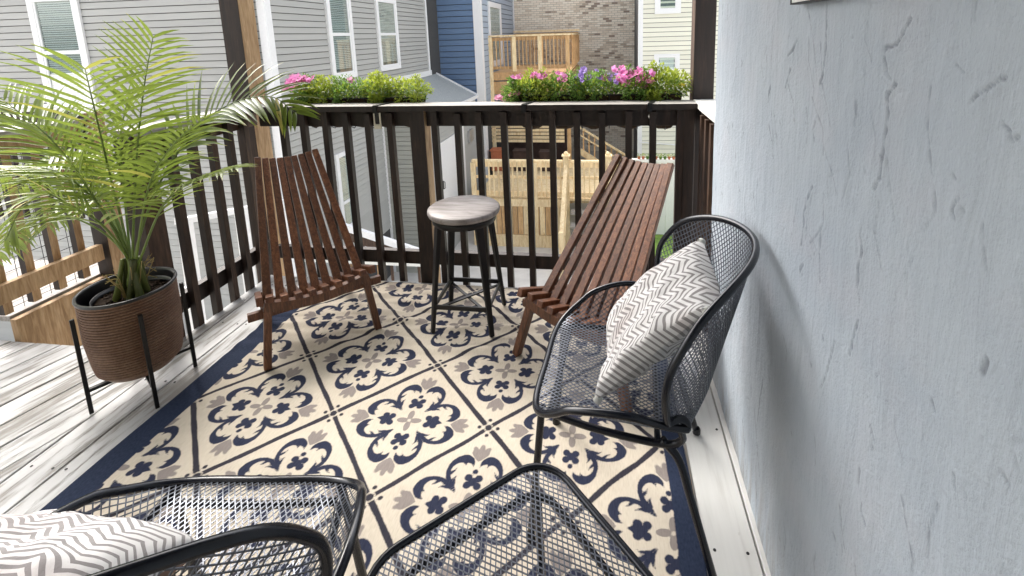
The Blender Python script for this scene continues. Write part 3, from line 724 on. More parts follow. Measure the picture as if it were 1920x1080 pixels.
# pillows
def pillow(name, label, loc, mat3, size=.41, thick=.15, seed=0, sc=(1, 1), bend=(0, 0), back=1):
    n = 54; V = []; U = []; fs = []
    def shape(u, v, sgn):
        e = (1-abs(u)**2.4)*(1-abs(v)**2.4); e = max(e, 0)**.42
        pin = 1-.10*(u*u)*(1-v*v)-.0; pin2 = 1-.10*(v*v)*(1-u*u)
        x = u*size/2*pin2*sc[0]; y = v*size/2*pin*sc[1]
        w = mnoise.fractal(Vector((u*2.2+seed, v*2.2, sgn*3)), 1, 2, 3)*.014*e
        cr_ = math.sin((u*3+v*5)*3.2+seed)*.004*max(abs(u), abs(v))**3*e
        z = sgn*thick/2*e*(.35 if sgn < 0 and bend[1] > 2 else 1)+w+cr_
        z += (bend[1] if x > 0 else bend[0])*x*x+(.010*math.sin(y*55+x*30)*max(0, u)**2*e if bend[1] > 2 else 0)
        return (x, y, z)
    for sgn in (1, -1):
        for i in range(n+1):
            for j in range(n+1):
                u, v = -1+2*i/n, -1+2*j/n; V.append(shape(u, v, sgn)); U.append((u*.5, v*.5, 0 if sgn > 0 else back))
    N = (n+1)**2
    for i in range(n):
        for j in range(n):
            a = i*(n+1)+j; fs.append((a, a+n+1, a+n+2, a+1)); fs.append((N+a, N+a+1, N+a+n+2, N+a+n+1))
    me = bpy.data.meshes.new('cover'); me.from_pydata(V, [], fs); me.materials.append(MAT['pillow'])
    at = me.attributes.new('puv', 'FLOAT_VECTOR', 'POINT'); at.data.foreach_set('vector', np.array(U, np.float32).ravel())
    me.polygons.foreach_set('use_smooth', [True]*len(fs)); me.update()
    t = thing(name, label, 'pillow', loc, 0, 'zigzag throw pillows'); t.rotation_euler = mat3.to_euler()
    link('cover', me, t)
    for sx in (1, -1):
        for sy in (1, -1):
            x, y = sx*size/2*sc[0]*.97, sy*size/2*sc[1]*.97; b = MB()
            zc = (bend[1] if x > 0 else bend[0])*x*x; b.lathe([(.004, -.012), (.011, -.007), (.012, .0), (.010, .007), (.004, .012)], (x, y, zc), 8); b.build('corner_tuft', 'offwhite', t, True)
    return t
def basis(up, nrm):
    z = Vector(nrm).normalized(); y = Vector(up); y = (y-z*y.dot(z)).normalized(); x = y.cross(z); m = Matrix((x, y, z)).transposed(); return m
pillow('throw_pillow', 'grey zigzag throw pillow leaning in the mesh armchair by the wall', (1.168, -.225, .600), basis((.64, -.14, .75), (-.735, -.135, .60)), .395, .185, 1.3, (.84, 1), (.2, 2.8), 0)
pillow('throw_pillow', 'white zigzag throw pillow on the near left mesh armchair', (.02, -.985, .545), basis((.1, -.80, .55), (-.03, .55, .83)), .46, .16, 5.1, (1.05, 1))

# ------------------------------------------------------------------ folding slat chairs
def slat_chair(label, loc, rz, spread=.47):
    # local: +x is the facing direction, y sideways, origin under the middle of the front edge
    t = thing('folding_slat_chair', label, 'chair', loc, rz, 'folding wooden slat chairs')
    nb = 9; hw = .205; tw = .135
    arc = lambda y, w: .028*(1-(y/w)**2)            # hollow of the seat and back
    for i in range(nb):
        k = -1+2*i/(nb-1)
        p = (-.07, k*hw*.97, .245-arc(k, 1)*.9); q = (-.575+arc(k, 1)*-.9, k*tw, .792-arc(k, 1)*.9)
        b = MB(); b.bar(p, q, .0355, .024, (1, 0, .4), .029, .024); b.build('back_slat', 'teak', t, bevel=.003)
    ns = 8
    for i in range(ns):
        k = (-1+2*i/(ns-1))*.94
        p = (.012, k*hw, .305-arc(k, 1)); q = (-.275, k*hw*.92, .205-arc(k, 1)*.8)
        b = MB(); b.bar(p, q, .031, .028); b.build('seat_slat', 'teak', t, bevel=.003)
    b = MB(); ks = np.linspace(-1.06, 1.06, 13)
    for a, c in zip(ks[:-1], ks[1:]): b.bar((0, a*hw, .272-arc(a, 1)), (0, c*hw, .272-arc(c, 1)), .03, .042)
    b.build('front_rail', 'teak', t)
    for s in (1, -1):
        b = MB(); b.bar((-.012, s*hw*.99, .262), (.012, s*spread/2, 0), .036, .03, (0, s, .1)); b.build('front_leg', 'teak', t, bevel=.003)
        b = MB(); b.bar((.03, s*(hw+.026), .315), (-.30, s*(hw+.02), .19), .026, .036); b.build('side_rail', 'teak', t, bevel=.003)
        b = MB(); b.bar((-.28, s*(hw-.01), .20), (-.47, s*(hw), 0), .024, .034, (0, s, .1)); b.build('rear_leg', 'teak', t, bevel=.003)
    b = MB(); b.bar((-.045, -hw-.075, .222), (-.045, hw+.075, .222), .024, .036); b.build('crossbar', 'teak', t, bevel=.003)
    b = MB(); b.bar((-.262, -hw-.02, .165), (-.262, hw+.02, .165), .022, .03); b.build('pivot_rail', 'teak', t, bevel=.003)
    return t
slat_chair('folding red brown slat chair in the left corner by the palm', (-.258, .367, .012), math.atan2(-.735, .68))
slat_chair('folding red brown slat chair right of the stool under the pink flowers', (.862, .262, .012), math.atan2(-.83, -.55), .56)

# ------------------------------------------------------------------ stool
st = thing('bar_stool', 'round topped black metal stool standing at the back railing', 'stool', (.342, .648, .012))
b = MB(); b.lathe([(.155, .548), (.167, .552), (.171, .562), (.170, .574), (.163, .580), (.10, .581), (.02, .582)], n=48, capt=True)
def stool_mat():
    t = NT('whitewashed_wood'); v = t.co('Object', (3, 16, 3), False); n = t.noise(v, 2.2, 6, .6, .6)
    t.base(t.ramp(n, [(.3, (.13, .11, .10)), (.5, (.235, .21, .20)), (.75, (.34, .315, .305))])); t.rough(.5); t.bump(n, .15, .002); return t.m
MAT['stool_top'] = stool_mat(); b.build('seat', 'stool_top', st, True)
b = MB(); b.lathe([(.135, .515), (.150, .515), (.150, .546), (.135, .546), (.135, .515)], n=32, capb=False); b.build('apron_ring', 'metal', st, True)
for sx in (1, -1):
    for sy in (1, -1):
        b = MB(); p = np.array([sx*.095, sy*.095, .54]); q = np.array([sx*.143, sy*.134, 0.])
        d = np.array([sx, sy, 0])/math.sqrt(2)
        b.bar(p, q, .038, .022, d, .022, .016); b.build('leg', 'metal', st, bevel=.003)
zz = .132; m_ = .13
for a, c in (((m_, m_), (m_, -m_)), ((m_, -m_), (-m_, -m_)), ((-m_, -m_), (-m_, m_)), ((-m_, m_), (m_, m_))):
    b = MB(); b.bar((a[0], a[1], zz), (c[0], c[1], zz), .008, .022); b.build('stretcher', 'metal', st)
b = MB(); b.bar((-m_, -m_, .118), (m_, m_, .118), .014, .006); b.bar((-m_, m_, .111), (m_, -m_, .111), .014, .006); b.build('cross_brace', 'metal', st)

# ------------------------------------------------------------------ planter with palm
PC = np.array([-.853, .045])
pt = thing('plant_pot', 'ribbed brown pot holding the palm', 'pot', (PC[0], PC[1], .105))
nr = 28; pb = MB(); zb = [(.02, .004), (.085, .002), (.112, .012), (.130, .035)]
pb.m = 0; pb.lathe(zb, n=56)
prev = zb[-1]
for i in range(nr):
    h_ = .307/nr; z0 = .035+i*h_; r_ = .137+.017*min(1, i/13)**.7
    pb.m = 1; pb.lathe([prev, (r_-.006, z0+.0005), (r_-.006, z0+h_*.24)], n=56, capb=False)
    pb.m = 0; pb.lathe([(r_-.006, z0+h_*.24), (r_-.0005, z0+h_*.34), (r_+.0012, z0+h_*.62), (r_-.0005, z0+h_*.92), (r_-.006, z0+h_)], n=56, capb=False)
    prev = (r_-.006, z0+h_)
pb.lathe([prev, (.156, .347)], n=56, capb=False)
pb.build('body', ['pot', 'pot_groove'], pt, False)
MB().lathe([(.1565, .342), (.159, .347), (.158, .353), (.150, .354), (.146, .345), (.142, .26)], n=56, capb=False).build('rim', 'plastic', pt, True)
MB().lathe([(.122, .28), (.126, .316), (.1285, .324), (.126, .325), (.121, .31)], (.012, .008, 0), 40, False).build('inner_pot', 'plastic', pt, True)
b = MB()
for i in range(24):
    for j in range(40): pass
sv = [(.0, .0, .306)]; sfaces = []
for i in range(1, 9):
    for j in range(32):
        a = 2*math.pi*j/32; r = .124*i/8; sv.append((r*math.cos(a)+.012, r*math.sin(a)+.008, .303+random.uniform(-.006, .006)))
for j in range(32): sfaces.append((0, 1+j, 1+(j+1) % 32))
for i in range(7):
    for j in range(32): sfaces.append((1+i*32+j, 1+(i+1)*32+j, 1+(i+1)*32+(j+1) % 32, 1+i*32+(j+1) % 32))
b.add(sv, sfaces)
for i in range(160):
    a = random.uniform(0, 6.28); r = .12*math.sqrt(random.random()); c_ = np.array([r*math.cos(a)+.012, r*math.sin(a)+.008, .306]); d = np.array([random.gauss(0, 1), random.gauss(0, 1), random.gauss(0, .4)]); d = d/np.linalg.norm(d)*.008
    b.bar(c_-d, c_+d, .007, .004)
b.build('soil', 'soil', pt)
ps = thing('pot_stand', 'black metal four legged stand under the brown pot', 'plant stand', (PC[0], PC[1], 0), R(13))
for i in range(4):
    a = R(45+90*i); c_ = (math.cos(a)*.169, math.sin(a)*.169)
    b = MB(); b.bar((c_[0], c_[1], .002), (c_[0], c_[1], .395), .014, .014, (math.cos(a), math.sin(a), 0)); b.build('leg', 'metal', ps, bevel=.002)
for i in range(2):
    a = R(45+90*i); b = MB(); b.bar((-math.cos(a)*.165, -math.sin(a)*.165, .098-.0*i), (math.cos(a)*.165, math.sin(a)*.165, .098), .016, .012+.002*i); b.build('cross_bar', 'metal', ps)

FR = [
 [(-.82, .05, .60), (-.84, .05, .90), (-.79, .00, 1.16), (-.735, -.05, 1.31)],
 [(-.80, .05, .62), (-.76, .10, .99), (-.70, .12, 1.24), (-.61, .10, 1.41)],
 [(-.78, .05, .62), (-.68, .10, .87), (-.58, .20, 1.06), (-.45, .25, 1.15), (-.30, .27, 1.17), (-.19, .25, 1.11)],
 [(-.83, .05, .56), (-.79, -.05, .75), (-.84, -.10, .84), (-.86, -.15, .90), (-.90, -.20, .86), (-.96, -.22, .76)],
 [(-.83, .05, .58), (-.94, .10, .78), (-1.10, .12, .97), (-1.25, .12, 1.09), (-1.39, .10, 1.12)],
 [(-.83, .05, .58), (-.95, .12, .75), (-1.17, .20, .88), (-1.37, .22, .88), (-1.55, .22, .77)],
 [(-.77, .05, .58), (-.57, .00, .82), (-.39, -.03, .92), (-.22, -.05, .97)],
 [(-.79, .05, .58), (-.60, -.02, .89), (-.44, -.05, 1.05), (-.30, -.06, 1.14)],
 [(-.83, .05, .56), (-.86, .00, .70), (-1.01, -.02, .77), (-1.15, -.05, .72), (-1.33, -.05, .59)],
 [(-.82, .05, .58), (-.90, .14, .83), (-.92, .18, 1.02), (-.87, .20, 1.19)],
 [(-.83, .05, .58), (-.86, -.02, .88), (-.92, -.06, 1.07), (-1.05, -.08, 1.21)],
 [(-.82, .05, .56), (-.95, .12, .68), (-1.09, .18, .77), (-1.24, .20, .78), (-1.38, .20, .63)],
 [(-.82, .05, .58), (-.88, .02, .80), (-1.0, .0, .93), (-1.15, -.02, .95), (-1.28, -.04, .88)]]
LEN = [.36, .25, .26, .30, .33, .30, .18, .20, .30, .24, .30, .28, .28]
palm = thing('potted_palm', 'bushy green areca palm growing in the brown pot', 'palm', (0, 0, 0))
for i in range(9):
    a = i*.7+.3; r = .022+.018*(i % 3); bx, by = PC[0]+.012+r*math.cos(a), PC[1]+.01+r*math.sin(a)
    q = FR[i % len(FR)][0]
    b = MB(); b.cur = random.random(); b.tube(catmull([(bx, by, .40), (bx*.7+q[0]*.3, by*.7+q[1]*.3, .47), (q[0]*.7+bx*.3, q[1]*.7+by*.3, .57)], 5), np.linspace(.014, .007, 11), 7); b.build('stem', 'palm_sheath', palm, True)
b = MB()
for i in range(26):
    a = random.uniform(0, 6.28); p = np.array([PC[0]+.012+.03*math.cos(a), PC[1]+.01+.03*math.sin(a), .41]); b.cur = random.random()
    b.tube(catmull([p, p+np.array([.012*math.cos(a), .012*math.sin(a), random.uniform(.04, .12)]), p+np.array([.05*math.cos(a), .05*math.sin(a), random.uniform(.05, .16)])], 4), .0015, 4)
b.build('dry_fibre', 'dry', palm)
def leaflet_geo(b, p, d, L, wid, nrm, droop):
    d = d/np.linalg.norm(d); side = np.cross(d, nrm); side /= np.linalg.norm(side)+1e-9; up = np.cross(side, d)
    V = []; ts = (0, .18, .45, .75, 1); ws = (.35, .95, 1, .62, .04)
    pos = np.array(p, float); dd = d.copy(); prev = 0
    for t, w in zip(ts, ws):
        pos = pos+dd*L*(t-prev); prev = t
        V += [pos-side*wid*w/2+up*wid*w*.18, pos.copy(), pos+side*wid*w/2+up*wid*w*.18]
        dd = dd+np.array([0, 0, -1])*droop*(.35+t*.4); dd /= np.linalg.norm(dd)
    fs = []
    for i in range(4):
        for k in range(2): fs.append((i*3+k, i*3+k+1, i*3+3+k+1, i*3+3+k))
    b.add(V, fs)
    if random.random() < .35: b.sh[-3:] = [1.7]*3
    if random.random() < .05: b.sh[-15:] = [1.5]*15
nleaf = 0
order = [0, 2, 1, 4, 10] + [i for i in range(len(FR)) if i not in (0, 2, 1, 4, 10)]
for fi in order:
    pts = FR[fi]; base = np.array([PC[0]+.012+random.uniform(-.02, .02), PC[1]+.01+random.uniform(-.02, .02), .46])
    P = catmull([base]+[np.array(p) for p in pts], 9); n = len(P)
    shade = random.random()
    b = MB(); b.cur = .3+.4*random.random(); b.tube(P, np.interp(np.linspace(0, 1, n), [0, 1], [.0058, .0014]), 6); fo = b.build('frond', 'palm_rib', palm, True)
    # arc-length resample for the leaflets
    seg = np.linalg.norm(np.diff(P, axis=0), axis=1); s = np.concatenate([[0], np.cumsum(seg)]); Ltot = s[-1]
    npair = int(10+Ltot*17); T0 = .36 if fi in (0, 1, 2) else .44; joined = MB()
    for k in range(npair):
        t = T0+(1-T0)*k/(npair-1); pos = np.array([np.interp(t*Ltot, s, P[:, j]) for j in range(3)]); pos2 = np.array([np.interp(min(t*Ltot+.02, Ltot), s, P[:, j]) for j in range(3)]); pos0 = np.array([np.interp(t*Ltot-.02, s, P[:, j]) for j in range(3)])
        T = pos2-pos0; T /= np.linalg.norm(T)
        # plane of the frond: sideways = horizontal perpendicular to travel, tilted a little
        hz = np.cross(T, [0, 0, 1.]);
        if fi == 0 or fi == 1: hz = np.array([.86, .5, 0])-T*(np.array([.86, .5, 0])@T)
        if fi == 2: hz = np.cross(T, [0, -.55, .8])
        hz /= np.linalg.norm(hz)+1e-9; up = np.cross(hz, T); up = up if up[2] > 0 else -up
        prof_ = math.sin(math.pi*min(1, .18+.82*(t-T0)/(1-T0)*.93))**.55
        for sgn in (1, -1):
            fwd = (.55 if fi else .22)+.75*(t-.30)/.7
            d = hz*sgn+T*fwd+up*random.uniform(.12, .42); d += np.array([random.gauss(0, .06) for _ in range(3)])
            L = LEN[fi]*prof_*random.uniform(.88, 1.08); wd = .0108*random.uniform(.85, 1.15)*(1 if fi != 2 else 1.5)
            sh = min(1, max(0, shade*.5+.5*random.random()))
            if nleaf < 290 and fi in (0, 2, 1, 4, 10):
                lb = MB(); lb.cur = sh; leaflet_geo(lb, pos, d, L, wd, up, .28); lb.build('leaflet', 'palm', fo, True); nleaf += 1
            else: joined.cur = sh; leaflet_geo(joined, pos, d, L, wd, up, .30)
    if joined.v:
        o = joined.build('leaflets', 'palm', fo, True, kind='stuff')

# ------------------------------------------------------------------ flower boxes on the rail
def trough(parent, x0, x1, yc, ztop, depth, r):
    n = 40; m = 9; V = []; fs = []
    for i in range(n+1):
        x = x0+(x1-x0)*i/n; e = min(1, min(i, n-i)/1.5+.25); sc_ = .86+.14*abs(math.sin(i/n*math.pi*5))
        for j in range(m+1):
            a = math.pi*j/m; V.append((x, yc+r*math.cos(a)*(.8+.2*e)+random.uniform(-.003, .003), ztop-depth*sc_*e*math.sin(a)**.7+random.uniform(-.003, .003)))
    for i in range(n):
        for j in range(m): a = i*(m+1)+j; fs.append((a, a+m+1, a+m+2, a+1))
    fs.append(tuple(range(m, -1, -1))); fs.append(tuple(n*(m+1)+j for j in range(m+1)))
    b = MB(); b.add(V, fs); b.build('liner', 'coco', parent, True)
    b = MB(); b.box((x0+.01, yc-r*.9, ztop-.02), (x1-.01, yc+r*.9, ztop-.006)); b.build('soil', 'soil', parent)
    b = MB(); b.tube([(x0, yc-r, ztop), (x1, yc-r, ztop), (x1, yc+r, ztop), (x0, yc+r, ztop)], .004, 6, closed=True)
    for i in range(6):
        x = x0+(x1-x0)*(i+.5)/6; b.tube([(x, yc+r*1.03*math.cos(math.pi*j/8), ztop-(depth+.004)*math.sin(math.pi*j/8)) for j in range(9)], .003, 5)
    b.build('wire_frame', 'metal', parent)
fb = [thing('flower_box', 'dark coco lined flower box on the left half of the back railing', 'flower box', group='flower boxes on the railing'),
      thing('flower_box', 'dark coco lined flower box on the right half of the back railing', 'flower box', group='flower boxes on the railing')]
trough(fb[0], -.80, -.05, 1.20, 1.052, .185, .085); trough(fb[1], .50, 1.40, 1.20, 1.056, .20, .085)
def bracket(parent, x, kind):
    if kind == 'clamp':
        b = MB(); b.box((x-.02, .956, .93), (x-.013, .962, .992)); b.box((x+.013, .956, .93), (x+.02, .962, .992)); b.box((x-.02, .955, .905), (x+.02, .964, .93)); b.build('bracket', 'gold_steel', parent)
        b = MB(); b.box((x-.012, .957, .935), (x+.012, .963, .99)); b.build('bracket_slot', 'metal', parent)
    else:
        b = MB(); b.lathe([(.002, 0), (.012, 0), (.013, .004), (.006, .007), (.004, .010)], n=14, capt=True)
        o = b.build('bolt', 'steel', parent, loc=(x, 1.03, .955)); o.rotation_euler = (R(90), 0, 0)
    b = MB(); b.bar((x-.01, .955, 1.031), (x+.03, 1.12, 1.031), .022, .004); b.bar((x-.01, .957, 1.03), (x-.01, .957, .99), .022, .004, (0, 1, 0)); b.build('strap', 'metal', parent)
bracket(fb[0], -.214, 'clamp'); bracket(fb[1], .60, 'bolt'); bracket(fb[1], 1.233, 'bolt')
o = MB().lathe([(.002, 0), (.012, 0), (.013, .004), (.004, .008)], n=14, capt=True).build('bolt', 'steel', fb[0], loc=(-.77, 1.03, .945)); o.rotation_euler = (R(90), 0, 0)

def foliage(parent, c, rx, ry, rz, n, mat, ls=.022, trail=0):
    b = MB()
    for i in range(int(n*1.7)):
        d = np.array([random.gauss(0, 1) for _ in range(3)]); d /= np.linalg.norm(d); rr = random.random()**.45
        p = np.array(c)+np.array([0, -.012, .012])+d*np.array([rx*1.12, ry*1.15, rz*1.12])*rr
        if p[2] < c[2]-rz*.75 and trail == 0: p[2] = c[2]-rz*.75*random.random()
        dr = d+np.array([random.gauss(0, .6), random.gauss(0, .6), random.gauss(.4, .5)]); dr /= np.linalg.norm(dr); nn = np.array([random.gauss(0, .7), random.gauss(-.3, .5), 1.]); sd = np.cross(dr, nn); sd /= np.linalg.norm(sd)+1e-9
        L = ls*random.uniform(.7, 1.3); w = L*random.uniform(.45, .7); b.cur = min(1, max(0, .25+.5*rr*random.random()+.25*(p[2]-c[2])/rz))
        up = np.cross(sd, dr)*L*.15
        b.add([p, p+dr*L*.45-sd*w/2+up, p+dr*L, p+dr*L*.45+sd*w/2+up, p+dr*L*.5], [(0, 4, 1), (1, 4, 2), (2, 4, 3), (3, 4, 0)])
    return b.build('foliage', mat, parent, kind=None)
fl_me = {}
def flower_mesh(mat):
    if mat in fl_me: return fl_me[mat]
    b = MB(); n = 30; V = [(0, 0, -.012)]
    for ring, (r, z) in enumerate(((.010, -.004), (.021, .004), (.030, .005))):
        for j in range(n):
            a = 2*math.pi*j/n; lob = 1+.13*math.cos(5*a)*(ring/2); V.append((r*lob*math.cos(a), r*lob*math.sin(a), z+.004*math.sin(5*a+1)*ring/2+.002*math.cos(11*a)*ring/2))
    fs = [(0, 1+j, 1+(j+1) % n) for j in range(n)]
    for i in range(2):
        for j in range(n): fs.append((1+i*n+j, 1+(i+1)*n+j, 1+(i+1)*n+(j+1) % n, 1+i*n+(j+1) % n))
    b.add(V, fs); b.sh = [.1]+[.35]*n+[.6]*n+[.9]*n; fl_me[mat] = b.mesh('flower', mat, True); return fl_me[mat]
def blooms(parent, pts, mat, sc=1.0):
    for p in pts:
        o = link('flower', flower_mesh(mat), parent, p); o.rotation_euler = (R(random.uniform(25, 75)), 0, R(random.uniform(-50, 50))); k = sc*random.uniform(.5, .85); o.scale = (k, k, k)
def rp(cx, cz, n, sx=.04, sz=.025, y=1.15): return [(cx+random.gauss(0, sx*.9), y+random.uniform(-.04, .05), cz+random.gauss(.0, sz*.8)) for _ in range(int(n*1.5))]
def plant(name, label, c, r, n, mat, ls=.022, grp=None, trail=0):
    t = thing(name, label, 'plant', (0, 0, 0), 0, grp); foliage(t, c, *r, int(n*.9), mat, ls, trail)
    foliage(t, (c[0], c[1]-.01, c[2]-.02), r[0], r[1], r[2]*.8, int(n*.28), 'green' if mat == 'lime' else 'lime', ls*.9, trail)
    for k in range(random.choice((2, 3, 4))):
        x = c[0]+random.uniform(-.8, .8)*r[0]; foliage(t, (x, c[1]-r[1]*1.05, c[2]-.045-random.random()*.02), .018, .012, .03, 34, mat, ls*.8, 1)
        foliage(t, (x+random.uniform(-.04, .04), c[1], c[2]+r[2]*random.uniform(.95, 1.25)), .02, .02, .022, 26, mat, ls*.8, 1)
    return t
GP = 'plants in the railing flower boxes'
t = plant('petunia_plant', 'pink petunia at the far left of the left flower box', (-.76, 1.18, 1.085), (.07, .07, .06), 320, 'green', .02, GP); blooms(t, rp(-.80, 1.155, 8, .035, .03)+rp(-.73, 1.17, 3, .02, .01), 'pink'); blooms(t, rp(-.84, 1.13, 4, .02, .02), 'palepink')
t = plant('creeping_jenny', 'lime green trailing plant left of centre in the left flower box', (-.66, 1.19, 1.075), (.11, .08, .06), 620, 'lime', .02, GP)
t = plant('white_flowered_herb', 'mid green small leaved plant in the middle of the left flower box', (-.46, 1.19, 1.08), (.12, .08, .065), 620, 'green', .017, GP); blooms(t, [(-.45, 1.14, 1.155)], 'palepink', .8)
t = plant('creeping_jenny', 'bright lime plant near the middle bracket of the left flower box', (-.29, 1.19, 1.085), (.11, .08, .065), 620, 'lime', .02, GP)
t = plant('creeping_jenny', 'yellow green plant trailing off the right end of the left flower box', (-.11, 1.19, 1.075), (.12, .08, .06), 560, 'lime', .018, GP, 1)
t = plant('petunia_plant', 'pale pink petunia spilling over the left end of the right flower box', (.52, 1.17, 1.06), (.08, .06, .05), 260, 'green', .022, GP, 1); blooms(t, [(.43, 1.12, 1.05), (.45, 1.12, 1.035), (.50, 1.12, 1.065), (.53, 1.11, 1.07), (.415, 1.13, 1.045)], 'palepink', .9)
t = plant('petunia_plant', 'pink petunia behind yellow green leaves in the right flower box', (.62, 1.19, 1.085), (.11, .08, .07), 560, 'lime', .02, GP); blooms(t, rp(.54, 1.155, 2, .012, .01)+rp(.66, 1.165, 6, .035, .012)+rp(.78, 1.15, 4, .025, .02), 'pink', .9)
t = plant('trailing_herb', 'dark green plant left of centre in the right flower box', (.79, 1.19, 1.08), (.12, .08, .065), 620, 'green', .02, GP)
t = plant('violet_petunia', 'violet petunia in the middle of the right flower box', (.95, 1.19, 1.085), (.10, .08, .07), 520, 'green', .02, GP); blooms(t, rp(.87, 1.15, 7, .03, .03)+rp(.99, 1.155, 8, .05, .03), 'violet', .75)
t = plant('petunia_plant', 'big bright pink petunia cluster right of centre in the right flower box', (1.16, 1.19, 1.085), (.10, .08, .07), 480, 'green', .022, GP); blooms(t, rp(1.19, 1.145, 16, .05, .03)+rp(1.09, 1.155, 7, .035, .025), 'pink', 1.05); blooms(t, rp(1.235, 1.115, 5, .03, .02), 'palepink')
t = plant('creeping_jenny', 'lime green plant trailing beside the right post', (1.32, 1.18, 1.09), (.12, .08, .075), 720, 'lime', .021, GP, 1); blooms(t, rp(1.40, 1.10, 3, .015, .02), 'yellow', .5)

# ------------------------------------------------------------------ background houses
def lap_boards(parent, mat, p0, d, width, z0, z1, e, out):
    """courses of lap siding along direction d from p0; out = outward normal"""
    b = MB(); d = np.array(d, float); o_ = np.array(out, float)
    def pt(s, t, z): q = d*s+o_*t; return (q[0], q[1], z)
    g = e-.011*e/.104
    b.add([pt(0, 0, 0), pt(width, 0, 0), pt(width, .030, 0), pt(0, .030, 0), pt(0, 0, g), pt(width, 0, g), pt(width, .017, g), pt(0, .017, g)],
          [(0, 1, 2, 3), (7, 6, 5, 4), (3, 2, 6, 7), (0, 4, 5, 1), (0, 3, 7, 4), (1, 5, 6, 2)])
    me = b.mesh('siding_board', mat); z = z0
    while z < z1:
        o = link('siding_board', me, parent, (p0[0], p0[1], z)); z += e
def window(parent, p, d, out, w, z0, z1, trim=.09, rail_z=None, blind=True, bottom_dark=False):
    """double hung window; p = start point on wall, d along, out = normal"""
    d = np.array([*d, 0.]); n = np.array([*out, 0.]); p = np.array([p[0], p[1], 0.])
    wd = link('window', None, parent); wd.empty_display_size = .05
    def bx(b, s0, s1, za, zb, t0, t1):
        c = [p+d*s+n*t for s, t in ((s0, t0), (s1, t0), (s1, t1), (s0, t1))]
        b.add([(q[0], q[1], za) for q in c]+[(q[0], q[1], zb) for q in c], [(0, 3, 2, 1), (4, 5, 6, 7), (0, 1, 5, 4), (1, 2, 6, 5), (2, 3, 7, 6), (3, 0, 4, 7)])
    b = MB(); bx(b, 0, trim, z0, z1, .012, .062); bx(b, w-trim, w, z0, z1, .024, .062); bx(b, trim, w-trim, z0, z0+trim, .024, .066); bx(b, trim, w-trim, z1-trim, z1, .024, .066)
    b.build('frame', 'white', wd)
    rz_ = rail_z or (z0+z1)/2
    b = MB(); q = trim; bx(b, q, q+.035, z0+trim, z1-trim, .024, .05); bx(b, w-q-.035, w-q, z0+trim, z1-trim, .024, .05); bx(b, q+.035, w-q-.035, rz_-.028, rz_+.028, .024, .053); bx(b, q+.035, w-q-.035, z0+trim, z0+trim+.035, .024, .05)
    b.build('sash', 'white', wd)
    b = MB(); bx(b, q+.036, w-q-.036, z0+trim, z1-trim, .0375, .0395); b.build('pane', 'glass', wd)
    b = MB(); bx(b, q, w-q, z0+trim, z1-trim, .0225, .0245); b.build('backing', 'dark_room', wd)
    if blind:
        b = MB(); z = z1-trim-.02
        zb = z0+trim+(.12 if bottom_dark else .0)
        while z > zb:
            c = [p+d*s+n*t for s, t in ((q+.06, .026), (w-q-.06, .026), (w-q-.06, .035), (q+.06, .035))]
            b.add([(c[0][0], c[0][1], z), (c[1][0], c[1][1], z), (c[2][0], c[2][1], z-.022), (c[3][0], c[3][1], z-.022)], [(0, 1, 2, 3)]); z -= .033
        b.build('blind', 'blind', wd)
# --- grey house
gh = thing('grey_house', 'grey vinyl sided house with white windows behind the left railing', 'house')
AX, AY, ZT = -3.94, 5.1, 3.4
b = MB(); b.box((-13, AY+.002, GZ), (AX-.002, 12.9, ZT)); b.build('wall', 'core', gh)
b = MB(); b.box((-13, AY-.5, ZT), (AX+.4, 12.9, ZT+.15)); b.build('roof', 'shingle', gh)
lap_boards(gh, 'sid_grey', (-13, AY), (1, 0), 13+AX-.10, GZ, ZT, .104, (0, -1))
lap_boards(gh, 'sid_grey', (AX, AY+.10), (0, 1), 6.3, GZ+1.1, ZT, .104, (1, 0))
b = MB(); b.box((AX-.10, AY-.032, GZ), (AX+.032, AY, ZT)); b.box((AX+.0, AY, GZ), (AX+.032, AY+.10, ZT)); b.build('corner_trim', 'white', gh)
b = MB(); b.box((AX-.20, AY-.13, GZ), (AX-.12, AY-.05, 2.02)); b.bar((AX-.16, AY-.09, 2.0), (AX+.25, AY-.35, 2.28), .08, .08); b.build('downspout', 'white', gh, bevel=.012)
window(gh, (-7.97, AY), (1, 0), (0, -1), .93, .30, 2.22, .10, 1.33)
window(gh, (AX, 6.62), (0, 1), (1, 0), .84, .68, 2.32, .09, 1.50, bottom_dark=True)
window(gh, (AX, 8.50), (0, 1), (1, 0), 1.02, .70, 2.28, .09, 1.50, bottom_dark=True)
window(gh, (AX, 6.42), (0, 1), (1, 0), .60, -2.2, -.66, .08, -1.62)
b = MB(); b.box((AX, 11.40, .40), (AX+.04, 11.5, ZT)); b.build('end_trim', 'white', gh)
b = MB(); b.box((AX, 8.3, .36), (AX+.03, 11.6, .50)); b.build('flashing', 'white', gh)
# bump-out with shed roof
BX, BY0, BY1 = -2.93, 8.4, 12.35
b = MB(); b.box((AX, BY0+.002, GZ), (BX-.002, BY1, -.35)); b.build('bay_wall', 'core', gh)
lap_boards(gh, 'sid_olive', (AX, BY0), (1, 0), BX-AX, GZ, -.40, .104, (0, -1))
lap_boards(gh, 'sid_grey', (BX, BY0), (0, 1), BY1-BY0, GZ, -.40, .104, (1, 0))
b = MB(); b.add([(AX, BY0-.15, .36), (BX+.18, BY0-.15, -.29), (BX+.18, 12.0, -.29), (AX, 12.0, .36), (AX, BY0-.15, .30), (BX+.18, BY0-.15, -.36), (BX+.18, 12.0, -.36), (AX, 12.0, .30)],
                [(0, 1, 2, 3), (7, 6, 5, 4), (0, 4, 5, 1), (1, 5, 6, 2), (2, 6, 7, 3), (3, 7, 4, 0)]); b.build('bay_roof', 'shingle', gh)
